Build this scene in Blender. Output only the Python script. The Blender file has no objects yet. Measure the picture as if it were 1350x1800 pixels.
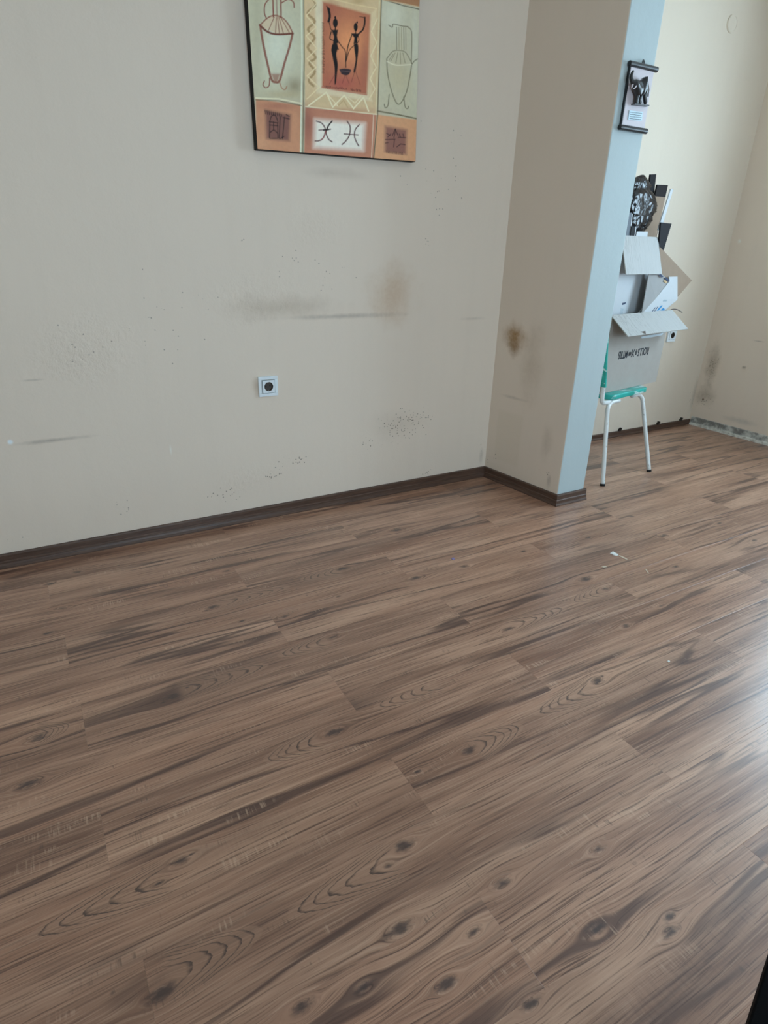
import bpy, bmesh, math, random
import numpy as np
from mathutils import Vector, Matrix, noise

# ------------------------------------------------------------------ camera
YAW, PITCH, ROLL, FPX, EYE = 0.52662911, 0.41395685, 0.0257341, 1062.04379, 1.17
_fw = np.array([math.sin(YAW)*math.cos(PITCH), math.cos(YAW)*math.cos(PITCH), -math.sin(PITCH)])
_r0 = np.array([math.cos(YAW), -math.sin(YAW), 0.0]); _u0 = np.cross(_r0, _fw)
_r = math.cos(ROLL)*_r0 + math.sin(ROLL)*_u0
_u = -math.sin(ROLL)*_r0 + math.cos(ROLL)*_u0
scene = bpy.context.scene
C = scene.collection
cam_data = bpy.data.cameras.new('camera')
cam_data.sensor_fit = 'VERTICAL'; cam_data.sensor_height = 36.0
cam_data.lens = FPX/1800*36.0; cam_data.clip_start = 0.02
cam = bpy.data.objects.new('camera', cam_data); C.objects.link(cam)
cam.matrix_world = Matrix(((_r[0], _u[0], -_fw[0], 0), (_r[1], _u[1], -_fw[1], 0), (_r[2], _u[2], -_fw[2], EYE), (0, 0, 0, 1)))
scene.camera = cam

# ------------------------------------------------------------------ exposure, sky
scene.view_settings.view_transform = 'Standard'
scene.view_settings.look = 'None'
scene.view_settings.gamma = 1.0
scene.view_settings.use_curve_mapping = False
scene.view_settings.exposure = 1.26
world = bpy.data.worlds.new('overcast_sky'); scene.world = world
world.use_nodes = True
bg = world.node_tree.nodes['Background']
bg.inputs[0].default_value = (0.63, 0.82, 1.0, 1); bg.inputs[1].default_value = 7.5
scene.cycles.max_bounces = 8; scene.cycles.diffuse_bounces = 5; scene.cycles.glossy_bounces = 3
scene.cycles.use_adaptive_sampling = True; scene.cycles.adaptive_threshold = 0.03
scene.cycles.use_denoising = True
scene.cycles.sample_clamp_indirect = 8

def portal(name, loc, rot, sx, sy):
    l = bpy.data.lights.new(name, 'AREA'); l.shape = 'RECTANGLE'; l.size = sx; l.size_y = sy
    l.cycles.is_portal = True
    o = bpy.data.objects.new(name, l); o.location = loc; o.rotation_euler = rot; C.objects.link(o)
WIN_R = (0.30, 1.70, 0.88, 2.25)      # right wall window: y0, y1, z0, z1
WIN_FILL = (0.1, 1.8, 0.60, 1.80)       # unseen window added behind the viewer to fill the walls with light: x0, x1, z0, z1
portal('portal_right', (4.40, (WIN_R[0]+WIN_R[1])/2, (WIN_R[2]+WIN_R[3])/2), (0, math.radians(90), 0), WIN_R[3]-WIN_R[2], WIN_R[1]-WIN_R[0])
portal('portal_front', ((WIN_FILL[0]+WIN_FILL[1])/2, -2.38, (WIN_FILL[2]+WIN_FILL[3])/2), (math.radians(90), 0, 0), WIN_FILL[1]-WIN_FILL[0], WIN_FILL[3]-WIN_FILL[2])

# ------------------------------------------------------------------ photograph geometry helpers
def ray(x, y): return _fw + (x-675)/FPX*_r - (y-900)/FPX*_u
def on_plane(x, y, p, n):
    d = ray(x, y); o = np.array([0, 0, EYE]); p = np.array(p, float); n = np.array(n, float)
    return Vector(o + d*(((p-o)@n)/(d@n)))
def onZ(x, y, z): return on_plane(x, y, (0, 0, z), (0, 0, 1))
def onY(x, y, Y): return on_plane(x, y, (0, Y, 0), (0, 1, 0))
def onX(x, y, X): return on_plane(x, y, (X, 0, 0), (1, 0, 0))
def project(P):
    d = np.asarray(P, float) - np.array([0, 0, EYE]); z = d@_fw
    return 675+FPX*(d@_r)/z, 900-FPX*(d@_u)/z

# ------------------------------------------------------------------ material helpers
def s2l(c):
    return tuple(((v/255)/12.92 if v/255 <= 0.04045 else ((v/255+0.055)/1.055)**2.4) for v in c)
class NT:
    def __init__(s, name):
        s.m = bpy.data.materials.new(name); s.m.use_nodes = True
        s.t = s.m.node_tree; s.b = s.t.nodes['Principled BSDF']
        s.out = s.t.nodes['Material Output']
    def n(s, typ, **kw):
        nd = s.t.nodes.new(typ)
        for k, v in kw.items(): setattr(nd, k, v)
        return nd
    def put(s, sock, v):
        if isinstance(v, bpy.types.NodeSocket): s.t.links.new(v, sock)
        elif v is not None:
            if hasattr(sock.default_value, '__len__') and not hasattr(v, '__len__'): v = (v,)*len(sock.default_value)
            if hasattr(sock.default_value, '__len__') and len(sock.default_value) == 4 and len(v) == 3: v = tuple(v)+(1,)
            sock.default_value = v
    def math(s, op, a, b=None, c=None, clamp=False):
        nd = s.n('ShaderNodeMath', operation=op); nd.use_clamp = clamp
        s.put(nd.inputs[0], a)
        if b is not None: s.put(nd.inputs[1], b)
        if c is not None: s.put(nd.inputs[2], c)
        return nd.outputs[0]
    def vmath(s, op, a, b=None):
        nd = s.n('ShaderNodeVectorMath', operation=op); s.put(nd.inputs[0], a)
        if b is not None: s.put(nd.inputs[1], b)
        return nd.outputs['Value'] if op in ('LENGTH', 'DOT_PRODUCT', 'DISTANCE') else nd.outputs[0]
    def mix(s, f, a, b, blend='MIX'):
        nd = s.n('ShaderNodeMix', data_type='RGBA', blend_type=blend)
        s.put(nd.inputs[0], f); s.put(nd.inputs[6], a); s.put(nd.inputs[7], b)
        return nd.outputs[2]
    def noise(s, vec, scale, detail=4, rough=0.5, dist=0.0, w=None):
        nd = s.n('ShaderNodeTexNoise', noise_dimensions='4D' if w is not None else '3D')
        s.put(nd.inputs['Vector'], vec); s.put(nd.inputs['Scale'], scale); s.put(nd.inputs['Detail'], detail)
        s.put(nd.inputs['Roughness'], rough); s.put(nd.inputs['Distortion'], dist)
        if w is not None: s.put(nd.inputs['W'], w)
        return nd.outputs['Fac']
    def ramp(s, f, stops):
        nd = s.n('ShaderNodeValToRGB'); e = nd.color_ramp.elements
        while len(e) < len(stops): e.new(0.5)
        for k, (p, c) in enumerate(stops):
            e[k].position = p; e[k].color = tuple(c)+(1,) if hasattr(c, '__len__') else (c, c, c, 1)
        s.put(nd.inputs[0], f); return nd.outputs[0]
    def step(s, f, a, b, to0=0.0, to1=1.0):
        nd = s.n('ShaderNodeMapRange', interpolation_type='SMOOTHSTEP')
        s.put(nd.inputs[0], f)
        for k, v in enumerate((a, b, to0, to1)): s.put(nd.inputs[k+1], v)
        return nd.outputs[0]
    def xyz(s, v):
        nd = s.n('ShaderNodeSeparateXYZ'); s.put(nd.inputs[0], v); return nd.outputs
    def comb(s, x, y, z=0.0):
        nd = s.n('ShaderNodeCombineXYZ'); s.put(nd.inputs[0], x); s.put(nd.inputs[1], y); s.put(nd.inputs[2], z); return nd.outputs[0]
    def coords(s, kind='Object'): return s.n('ShaderNodeTexCoord').outputs[kind]
    def attr(s, name, typ='OBJECT'):
        nd = s.n('ShaderNodeAttribute', attribute_type=typ, attribute_name=name); return nd.outputs
    def bump(s, h, dist, strength=1.0):
        nd = s.n('ShaderNodeBump'); s.put(nd.inputs['Height'], h); s.put(nd.inputs['Distance'], dist); s.put(nd.inputs['Strength'], strength)
        s.t.links.new(nd.outputs[0], s.b.inputs['Normal'])
    def fin(s, col=None, rough=None, spec=None, metal=None):
        if col is not None: s.put(s.b.inputs['Base Color'], col)
        if rough is not None: s.put(s.b.inputs['Roughness'], rough)
        if spec is not None: s.put(s.b.inputs['Specular IOR Level'], spec)
        if metal is not None: s.put(s.b.inputs['Metallic'], metal)
        return s.m

def simple(name, srgb, rough=0.5, spec=0.5, var=0.12, scale=30, bump=0.0, metal=None, lin=None):
    t = NT(name); c = lin or s2l(srgb)
    co = t.coords(); f = t.noise(co, scale, 4, 0.6)
    lo = tuple(v*(1-var) for v in c); hi = tuple(min(1, v*(1+var)) for v in c)
    if bump: t.bump(t.noise(co, scale*4, 3), bump, 0.6)
    return t.fin(t.mix(f, lo, hi), rough, spec, metal)

# ------------------------------------------------------------------ wall paint with stains
WALL = (0.755, 0.643, 0.535)
def wall_paint(name, axes, stains=(), speckles=(), patches=(), tint=WALL, rough_zone=None):
    """axes: which object-space coordinates run along and up the wall. stains: (u, v, su, sv, colour, strength)."""
    t = NT(name); co = t.coords(); x = t.xyz(co)
    U, V = x[axes[0]], x[axes[1]]
    big = t.noise(co, 1.3, 4, 0.55)
    col = t.mix(big, tuple(v*0.955 for v in tint), tuple(v*1.03 for v in tint))
    streak = t.noise(t.comb(t.math('MULTIPLY', U, 14), t.math('MULTIPLY', V, 0.8)), 1.0, 3, 0.5)
    col = t.mix(t.step(streak, 0.45, 0.75, 0, 0.10), col, tuple(v*0.86 for v in tint))
    wob = t.noise(co, 9, 4, 0.65)
    fine = t.noise(co, 60, 3, 0.6)
    def blob(u, v, su, sv, soft=1.0):
        du = t.math('DIVIDE', t.math('SUBTRACT', U, u), su); dv = t.math('DIVIDE', t.math('SUBTRACT', V, v), sv)
        d = t.math('SQRT', t.math('ADD', t.math('MULTIPLY', du, du), t.math('MULTIPLY', dv, dv)))
        d = t.math('ADD', d, t.math('MULTIPLY', t.math('SUBTRACT', wob, 0.5), 1.1))
        return t.step(d, 1.0, 1.0-soft)
    for (u, v, su, sv, c, k) in stains:
        f = t.math('MULTIPLY', blob(u, v, su, sv), t.math('MULTIPLY', k, t.math('ADD', 0.55, t.math('MULTIPLY', fine, 0.9))), clamp=True)
        col = t.mix(f, col, c)
    for (u, v, su, sv, c, k) in patches:
        f = t.math('MULTIPLY', t.math('MULTIPLY', t.step(t.math('ABSOLUTE', t.math('SUBTRACT', U, u)), su+0.01, su-0.01),
                   t.step(t.math('ABSOLUTE', t.math('SUBTRACT', V, v)), sv+0.012, sv-0.012)), k)
        col = t.mix(f, col, c)
    spk = t.n('ShaderNodeTexVoronoi', feature='F1'); t.put(spk.inputs['Vector'], co); t.put(spk.inputs['Scale'], 120)
    t.put(spk.inputs['Randomness'], 1.0)
    rnd = t.xyz(spk.outputs['Color'])[0]
    h = t.math('ADD', t.math('MULTIPLY', t.noise(co, 16, 4, 0.55), 0.55), t.math('MULTIPLY', t.noise(co, 140, 3, 0.6), 0.10))
    for (u, v, su, sv, dens, c) in speckles:
        m = blob(u, v, su, sv)
        pick = t.math('GREATER_THAN', t.math('MULTIPLY', m, dens), rnd)
        dot = t.step(spk.outputs['Distance'], 0.42, 0.25)
        col = t.mix(t.math('MULTIPLY', t.math('MULTIPLY', pick, dot), 0.85), col, c)
    if rough_zone:
        for (u, v, su, sv) in rough_zone:
            rz = t.math('MULTIPLY', blob(u, v, su, sv), t.noise(co, 55, 4, 0.65))
            h = t.math('ADD', h, t.math('MULTIPLY', rz, 2.6))
    t.bump(h, 0.004, 0.55)
    return t.fin(col, 0.62, 0.3)

# ------------------------------------------------------------------ mesh helpers
def add_faces(bm, pts, faces):
    vs = [bm.verts.new(p) for p in pts]
    for f in faces:
        try: bm.faces.new([vs[i] for i in f])
        except ValueError: pass
    return vs
BOXF = [(0, 3, 2, 1), (4, 5, 6, 7), (0, 1, 5, 4), (1, 2, 6, 5), (2, 3, 7, 6), (3, 0, 4, 7)]
def box(bm, lo, hi):
    x0, y0, z0 = lo; x1, y1, z1 = hi
    return add_faces(bm, [(x0, y0, z0), (x1, y0, z0), (x1, y1, z0), (x0, y1, z0), (x0, y0, z1), (x1, y0, z1), (x1, y1, z1), (x0, y1, z1)], BOXF)
def obox(bm, o, a, b, c):
    """box from corner o along edge vectors a, b, c"""
    o, a, b, c = map(Vector, (o, a, b, c))
    return add_faces(bm, [o, o+a, o+a+b, o+b, o+c, o+a+c, o+a+b+c, o+b+c], BOXF)
def slab(bm, poly, thick):
    """polygon of 3-D points thickened along the vector `thick`"""
    poly = [Vector(p) for p in poly]; n = len(poly); th = Vector(thick)
    f = [tuple(range(n)), tuple(range(2*n-1, n-1, -1))] + [(i, i+n, (i+1) % n+n, (i+1) % n) for i in range(n)]
    add_faces(bm, poly + [p+th for p in poly], f)
def prism(bm, pts2, z0, z1):
    slab(bm, [(p[0], p[1], z0) for p in pts2], (0, 0, z1-z0))
def tube(bm, path, rad, seg=12, caps=True):
    path = [Vector(p) for p in path]; rings = []
    rads = rad if hasattr(rad, '__len__') else [rad]*len(path)
    up = None
    for i, p in enumerate(path):
        d = (path[min(i+1, len(path)-1)] - path[max(i-1, 0)]).normalized()
        if up is None:
            up = Vector((0, 0, 1)) if abs(d.z) < 0.9 else Vector((1, 0, 0))
        a = d.cross(up).normalized(); up = a.cross(d).normalized()
        rings.append([bm.verts.new(p + (a*math.cos(k*2*math.pi/seg) + up*math.sin(k*2*math.pi/seg))*rads[i]) for k in range(seg)])
    for r0, r1 in zip(rings, rings[1:]):
        for k in range(seg): bm.faces.new((r0[k], r0[(k+1) % seg], r1[(k+1) % seg], r1[k]))
    if caps: bm.faces.new(rings[0][::-1]); bm.faces.new(rings[-1])
def smooth_path(pts, n=6):
    pts = [Vector(p) for p in pts]; out = []
    P = [2*pts[0]-pts[1]] + pts + [2*pts[-1]-pts[-2]]
    for i in range(1, len(P)-2):
        for k in range(n):
            s = k/n; a, b, c, d = P[i-1:i+3]
            out.append(0.5*((2*b) + (c-a)*s + (2*a-5*b+4*c-d)*s*s + (3*b-a-3*c+d)*s**3))
    return out + [pts[-1]]
def obj(name, bm, mat, parent=None, smooth=False, bevel=0.0, kind=None, label=None):
    bmesh.ops.recalc_face_normals(bm, faces=bm.faces)
    me = bpy.data.meshes.new(name)
    if parent is not None:
        base = parent.location.copy(); q = parent.parent
        while q is not None: base += q.location; q = q.parent
        bmesh.ops.translate(bm, verts=bm.verts, vec=-base)
    bm.to_mesh(me); bm.free()
    if smooth:
        for p in me.polygons: p.use_smooth = True
    me.materials.append(mat)
    o = bpy.data.objects.new(name, me); C.objects.link(o); o.parent = parent
    if bevel:
        b = o.modifiers.new('bevel', 'BEVEL'); b.width = bevel; b.segments = 2; b.limit_method = 'ANGLE'
    if kind: o['kind'] = kind
    if label: o['label'] = label
    return o
def thing(name, label, cat, loc=(0, 0, 0), group=None):
    o = bpy.data.objects.new(name, None); C.objects.link(o); o.location = loc; o.empty_display_size = 0.05
    o['label'] = label; o['category'] = cat
    if group: o['group'] = group
    return o
def tag(o, label, cat, group=None):
    o['label'] = label; o['category'] = cat
    if group: o['group'] = group
    return o
def BM(): return bmesh.new()
def one(fn, *a, **k):
    bm = BM(); fn(bm, *a, **k); return bm

# ------------------------------------------------------------------ room plan (metres)
YB = 2.50                 # back wall face
YA = 2.72                 # alcove back wall face
XR = 4.22                 # right wall face
XL, YF, HC = -1.90, -2.20, 2.62
WC0, WC1 = (2.100, YB), (2.159, 1.995)      # left face of the short wing wall, back to front
WE = 2.342                                   # right face of the wing wall
DIRT = (0.17, 0.135, 0.10); WARM = (0.42, 0.26, 0.14); GREY = (0.36, 0.30, 0.25)
def uB(x, y): p = onY(x, y, YB); return p.x, p.z
def uA(x, y): p = onY(x, y, YA); return p.x, p.z
def uR(x, y): p = onX(x, y, XR); return p.y, p.z
def uC(x, y):
    p = on_plane(x, y, (WC1[0], WC1[1], 0), (WC0[1]-WC1[1], -(WC0[0]-WC1[0]), 0)); return p.y, p.z

m_back = wall_paint('back_wall_paint', (0, 2),
    stains=[(*uB(600, 556), .42, .016, GREY, .55), (*uB(500, 540), .34, .07, (.46, .37, .28), .45), (*uB(692, 515), .17, .17, (.52, .34, .20), .50),
            (*uB(100, 773), .16, .012, GREY, .65), (*uB(60, 668), .05, .006, GREY, .4), (*uB(700, 745), .20, .10, (.45, .37, .29), .2),
            (*uB(590, 305), .20, .03, (.47, .38, .30), .35), (*uB(830, 560), .10, .012, GREY, .3), (*uB(18, 777), .012, .012, (.80, .84, .86), 1.4),
            (*uB(452, 678), .035, .05, (.45, .33, .22), .35), (*uB(300, 790), .006, .03, (.84, .80, .72), .8), (*uB(846, 800), .02, .06, DIRT, .3)],
    speckles=[(*uB(710, 745), .20, .11, .42, DIRT), (*uB(715, 742), .09, .05, .5, DIRT), (*uB(560, 470), .22, .14, .10, GREY), (*uB(300, 560), .3, .2, .06, GREY), (*uB(760, 300), .25, .2, .05, GREY), (*uB(750, 830), .04, .02, .8, DIRT), (*uB(480, 835), .11, .04, .4, DIRT), (*uB(400, 870), .12, .05, .25, DIRT),
              (*uB(520, 810), .12, .05, .25, DIRT), (*uB(650, 780), .10, .05, .3, DIRT), (*uB(750, 430), .03, .04, .35, GREY), (*uB(210, 900), .05, .08, .22, GREY),
              (*uB(425, 425), .03, .03, .5, GREY), (*uB(30, 945), .05, .015, .35, GREY), (*uB(845, 790), .03, .05, .35, DIRT), (*uB(150, 600), .18, .10, .06, GREY)],
    rough_zone=[(*uB(470, 520), .30, .13), (*uB(150, 620), .25, .16), (*uB(560, 400), .2, .12), (*uB(440, 840), .16, .08)])
m_wing = wall_paint('wing_wall_paint', (1, 2),
    stains=[(*uC(905, 590), .10, .085, (.34, .20, .085), .95), (*uC(905, 610), .06, .06, (.26, .14, .05), .75), (*uC(935, 640), .10, .26, (.48, .38, .28), .4),
            (*uC(905, 700), .12, .012, GREY, .35), (*uC(965, 845), .02, .05, DIRT, .35), (*uC(960, 780), .05, .12, (.45, .36, .28), .4)],
    patches=[(*uC(893, 770), .085, .135, (.70, .60, .48), .55)],
    speckles=[(*uC(960, 830), .06, .06, .2, DIRT), (*uC(865, 800), .04, .1, .2, DIRT)])
m_alc = wall_paint('alcove_wall_paint', (0, 2),
    stains=[(*uA(1222, 690), .05, .18, (.38, .30, .22), .55), (*uA(1180, 600), .05, .05, (.50, .42, .33), .3), (*uA(1130, 755), .25, .012, (.62, .60, .55), .5)],
    speckles=[(*uA(1215, 700), .05, .10, .25, DIRT)], tint=(0.74, 0.645, 0.53))
m_right = wall_paint('right_wall_paint', (1, 2),
    stains=[(*uR(1252, 640), .07, .20, (.35, .28, .21), .65), (*uR(1240, 695), .10, .10, (.33, .26, .19), .6), (*uR(1308, 646), .022, .016, (.30, .24, .19), .9),
            (*uR(1236, 702), .012, .012, (.16, .11, .07), 1.3), (*uR(1300, 740), .18, .03, (.45, .42, .37), .5), (*uR(1335, 600), .05, .006, GREY, .6), (*uR(1300, 424), .02, .02, (.80, .78, .72), .9)],
    speckles=[(*uR(1252, 640), .08, .22, .35, DIRT), (*uR(1240, 705), .12, .10, .3, DIRT), (*uR(1310, 755), .10, .02, .4, (.2, .19, .18))],
    rough_zone=[(*uR(1308, 648), .03, .03)])
m_plain = wall_paint('plain_wall_paint', (0, 2))
m_ceil = simple('ceiling_paint', (225, 222, 214), 0.8, 0.2, 0.03, 3)

def struct(name, bm, mat, parent=None, **k): return obj(name, bm, mat, parent, kind='structure', **k)
T = 0.18
struct('wall_back', one(box, (XL-T, YB, 0), (WC0[0]+0.05, YB+T+0.3, HC)), m_back)
wp = struct('wall_partition', one(prism, [WC0, WC1, (WE, 1.995), (WE, YA+0.1), (WC0[0], YA+0.1)], 0, HC), m_wing, bevel=0.004)
m_end = wall_paint('end_face_skylight_tint', (0, 2), tint=(0.46, 0.53, 0.535))  # blue skylight on the end face put into its wall colour
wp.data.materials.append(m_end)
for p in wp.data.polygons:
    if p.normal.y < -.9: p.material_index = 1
struct('wall_alcove', one(box, (WE-0.05, YA, 0), (XR+T, YA+T, HC)), m_alc)
def wall_with_hole(bm, fixed, depth, a0, a1, h0, h1, axis):
    def bx(p0, p1, z0, z1):
        if axis == 'x': box(bm, (fixed, p0, z0), (fixed+depth, p1, z1))
        else: box(bm, (p0, fixed, z0), (p1, fixed+depth, z1))
    return bx
bm = BM(); y0, y1, z0, z1 = WIN_R
for p in (((XR, YF-T, 0), (XR+T, y0, HC)), ((XR, y1, 0), (XR+T, YA, HC)), ((XR, y0, 0), (XR+T, y1, z0)), ((XR, y0, z1), (XR+T, y1, HC))): box(bm, *p)
struct('wall_right', bm, m_right)
bm = BM(); x0, x1, q0, q1 = WIN_FILL
for p in (((XL, YF-T, 0), (x0, YF, HC)), ((x1, YF-T, 0), (XR, YF, HC)), ((x0, YF-T, 0), (x1, YF, q0)), ((x0, YF-T, q1), (x1, YF, HC))): box(bm, *p)
struct('wall_front', bm, m_plain)
struct('wall_left', one(box, (XL-T, YF-T, 0), (XL, YB, HC)), m_plain)
struct('ceiling', one(box, (XL-T, YF-T, HC), (XR+T, YA+T, HC+0.15)), m_ceil)

# windows: frame, sashes, panes, sill
m_upvc = simple('window_plastic', (236, 238, 238), 0.35, 0.5, 0.02)
g = NT('window_glass'); tr = g.n('ShaderNodeBsdfTransparent'); gl = g.n('ShaderNodeBsdfGlossy'); gl.inputs['Roughness'].default_value = 0.02
mx = g.n('ShaderNodeMixShader'); mx.inputs[0].default_value = 0.07; tr.inputs[0].default_value = (0.94, 0.97, 0.97, 1)
g.t.links.new(tr.outputs[0], mx.inputs[1]); g.t.links.new(gl.outputs[0], mx.inputs[2]); g.t.links.new(mx.outputs[0], g.out.inputs[0])
m_glass = g.m
def window(name, axis, fixed, a0, a1, h0, h1, n):
    root = thing(name, '', ''); del root['label']; del root['category']; root['kind'] = 'structure'
    def bx(bm, p0, p1, z0, z1, d0, d1):
        if axis == 'x': box(bm, (fixed+d0, p0, z0), (fixed+d1, p1, z1))
        else: box(bm, (p0, fixed-d1, z0), (p1, fixed-d0, z1))
    bm = BM(); w = 0.05
    bx(bm, a0, a1, h0, h0+w, .05, .12); bx(bm, a0, a1, h1-w, h1, .05, .12); bx(bm, a0, a0+w, h0+w, h1-w, .05, .12); bx(bm, a1-w, a1, h0+w, h1-w, .05, .12)
    for k in range(1, n):
        c = a0+(a1-a0)*k/n; bx(bm, c-.035, c+.035, h0+w, h1-w, .05, .12)
    obj('window_frame', bm, m_upvc, root, kind='structure', bevel=.004)
    for k in range(n):
        l = a0+(a1-a0)*k/n+(w if k == 0 else .035); r = a0+(a1-a0)*(k+1)/n-(w if k == n-1 else .035)
        obj('pane', one(bx, l, r, h0+w, h1-w, .08, .086), m_glass, root, kind='structure')
    obj('window_sill', one(bx, a0-.04, a1+.04, h0-.03, h0, -.12, .05), m_upvc, root, kind='structure', bevel=.004)
window('window_1', 'x', XR, *WIN_R, 2)
window('added_fill_window', 'y', YF, *WIN_FILL, 2)

# ------------------------------------------------------------------ floor: laminate planks
def wood_material(name, planks=True):
    t = NT(name); co = t.coords(); x = t.xyz(co); U, V = x[0], x[1]
    rnd = t.math('MULTIPLY', t.n('ShaderNodeObjectInfo').outputs['Random'], 37.0)
    ve = V; dark = 0.0; cath = 0.0; cmask = 0.0
    wob = t.math('SUBTRACT', t.noise(t.comb(t.math('MULTIPLY', U, 7), t.math('MULTIPLY', V, 22)), 1.0, 3, 0.55, w=rnd), 0.5)
    rag = t.math('SUBTRACT', t.noise(t.comb(t.math('MULTIPLY', U, 32), t.math('MULTIPLY', V, 90)), 1.0, 3, 0.65, w=rnd), 0.5)
    if planks:
        for k in range(6):                                   # knots: bend the grain around them and darken their heart
            c = t.xyz(t.attr('knot%d' % k)[1])
            du = t.math('DIVIDE', t.math('SUBTRACT', U, c[0]), 2.3); dv = t.math('SUBTRACT', V, c[1])
            r2 = t.math('ADD', t.math('MULTIPLY', du, du), t.math('MULTIPLY', dv, dv))
            a2 = t.math('MULTIPLY', c[2], c[2])
            push = t.math('DIVIDE', t.math('MULTIPLY', dv, a2), t.math('ADD', r2, t.math('ADD', t.math('MULTIPLY', a2, .35), 1e-6)))
            ve = t.math('SUBTRACT', ve, t.math('MULTIPLY', push, 1.0))
            rr = t.math('ADD', t.math('DIVIDE', t.math('SQRT', r2), t.math('ADD', t.math('MULTIPLY', c[2], .62), 1e-4)), t.math('ADD', t.math('MULTIPLY', wob, 2.0), t.math('MULTIPLY', rag, 2.2)))
            dark = t.math('MAXIMUM', dark, t.step(rr, 1.25, 0.05))
        for k in range(3):                                   # cathedral figure: nested tongues, pointed at one end
            c = t.xyz(t.attr('cathedral%d' % k)[1])          # u of the base, v, signed length
            L = t.math('ABSOLUTE', c[2]); sg = t.math('SIGN', c[2])
            du = t.math('MULTIPLY', t.math('SUBTRACT', U, c[0]), sg); dv = t.math('SUBTRACT', V, c[1])
            dv = t.math('ADD', dv, t.math('MULTIPLY', wob, 0.012))
            un = t.math('DIVIDE', du, t.math('ADD', L, 1e-4)); vn = t.math('DIVIDE', dv, 0.046)
            q = t.math('ADD', un, t.math('MULTIPLY', t.math('POWER', t.math('ABSOLUTE', vn), 2.0), 0.85))
            q = t.math('ADD', q, t.math('ADD', t.math('MULTIPLY', wob, 0.22), t.math('MULTIPLY', rag, 0.09)))
            saw = t.math('FRACT', t.math('MULTIPLY', t.math('POWER', t.math('MAXIMUM', q, 0.001), 1.4), 5.6))
            line = t.math('MULTIPLY', t.step(saw, 0.66, 0.94), t.step(saw, 1.0, 0.96))
            m = t.math('MULTIPLY', t.math('MULTIPLY', t.step(un, -0.02, 0.12), t.step(q, 1.03, 0.99)), t.math('GREATER_THAN', L, 0.001))
            cath = t.math('MAXIMUM', cath, t.math('MULTIPLY', line, m))
            cmask = t.math('MAXIMUM', cmask, m)
    def st(su, sv, detail, rough, off=0.0, dist=0.0):
        return t.noise(t.comb(t.math('MULTIPLY', U, su), t.math('MULTIPLY', ve, sv), off), 1.0, detail, rough, dist, w=rnd)
    ve = t.math('ADD', ve, t.math('MULTIPLY', wob, 0.006))
    broad = st(0.9, 11, 4, 0.5); mid = st(2.2, 55, 4, 0.6, 3.0); fine = st(5, 270, 3, 0.65, 7.0); fibre = st(26, 900, 2, 0.5, 11.0)
    A, B_, Cc = (0.199, 0.097, 0.062), (0.405, 0.224, 0.148), (0.568, 0.338, 0.227)
    col = t.ramp(t.math('ADD', t.math('MULTIPLY', broad, .74), t.math('MULTIPLY', mid, .26)), [(0.36, A), (0.50, B_), (0.64, Cc)])
    red = st(0.7, 6, 2, 0.5, 21.0)
    col = t.mix(t.step(red, .45, .72, 0, .35), col, (0.383, 0.173, 0.099))
    DK = (0.071, 0.034, 0.028)
    # thin dark fibres
    col = t.mix(t.math('MULTIPLY', t.step(fine, .51, .64), t.math('MULTIPLY', .85, t.step(mid, .35, .6, .4, 1.0))), col, (0.102, 0.050, 0.035))
    col = t.mix(t.step(fibre, .55, .75, 0, .35), col, (0.121, 0.061, 0.043))
    col = t.mix(t.step(fine, .46, .34, 0, .34), col, (0.653, 0.426, 0.298))
    g2 = st(1.6, 130, 3, 0.6, 61.0)
    col = t.mix(t.math('MULTIPLY', t.step(g2, .53, .66), t.step(st(1.1, 9, 2, .5, 71.0), .44, .64, .06, .70)), col, (0.094, 0.047, 0.034))
    col = t.mix(t.math('MULTIPLY', t.step(g2, .44, .32), .30), col, (0.710, 0.461, 0.320))
    # dark long veins
    v1 = st(0.55, 8.5, 3, 0.5, 31.0, 0.3)
    vein = t.step(t.math('ABSOLUTE', t.math('SUBTRACT', v1, .5)), 0.030, .004)
    vein = t.math('MULTIPLY', vein, t.step(st(1.3, 5, 2, .5, 41.0), .40, .56))
    col = t.mix(t.math('MULTIPLY', vein, .80), col, DK)
    # long soft dark band with saw ticks, as printed along the boards
    b1 = st(0.45, 5.0, 2, 0.5, 51.0)
    band = t.step(b1, .60, .70)
    tick = t.noise(t.comb(t.math('MULTIPLY', U, 210), t.math('MULTIPLY', V, 16), 5.0), 1.0, 2, 0.5, w=rnd)
    ticks = t.math('MULTIPLY', t.step(tick, .52, .66), t.step(t.noise(t.comb(t.math('MULTIPLY', U, 9), t.math('MULTIPLY', V, 34), 19.0), 1.0, 2, .5, w=rnd), .60, .70))
    col = t.mix(t.math('MULTIPLY', ticks, .55), col, (0.099, 0.061, 0.048))
    lt = t.math('MULTIPLY', t.step(tick, .50, .36), t.step(t.noise(t.comb(t.math('MULTIPLY', U, 4), t.math('MULTIPLY', V, 22), 15.0), 1.0, 2, .5, w=rnd), .60, .70))
    col = t.mix(t.math('MULTIPLY', lt, .40), col, (0.710, 0.483, 0.341))
    col = t.mix(t.math('MULTIPLY', band, t.math('ADD', .22, t.math('MULTIPLY', t.step(tick, .45, .6), .10))), col, DK)
    if planks:
        col = t.mix(t.math('MULTIPLY', cmask, .45), col, (0.426, 0.244, 0.162))
        col = t.mix(t.math('MULTIPLY', cath, t.step(st(14, 120, 3, .6, 81.0), .34, .56, .45, .95)), col, (0.085, 0.051, 0.041))
        col = t.mix(t.math('MULTIPLY', dark, .88), col, (0.057, 0.037, 0.035))
    # slight board-to-board tone
    tone = t.math('ADD', 0.93, t.math('MULTIPLY', t.n('ShaderNodeObjectInfo').outputs['Random'], 0.14))
    col = t.mix(1.0, col, t.comb(tone, tone, tone), 'MULTIPLY')
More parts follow.
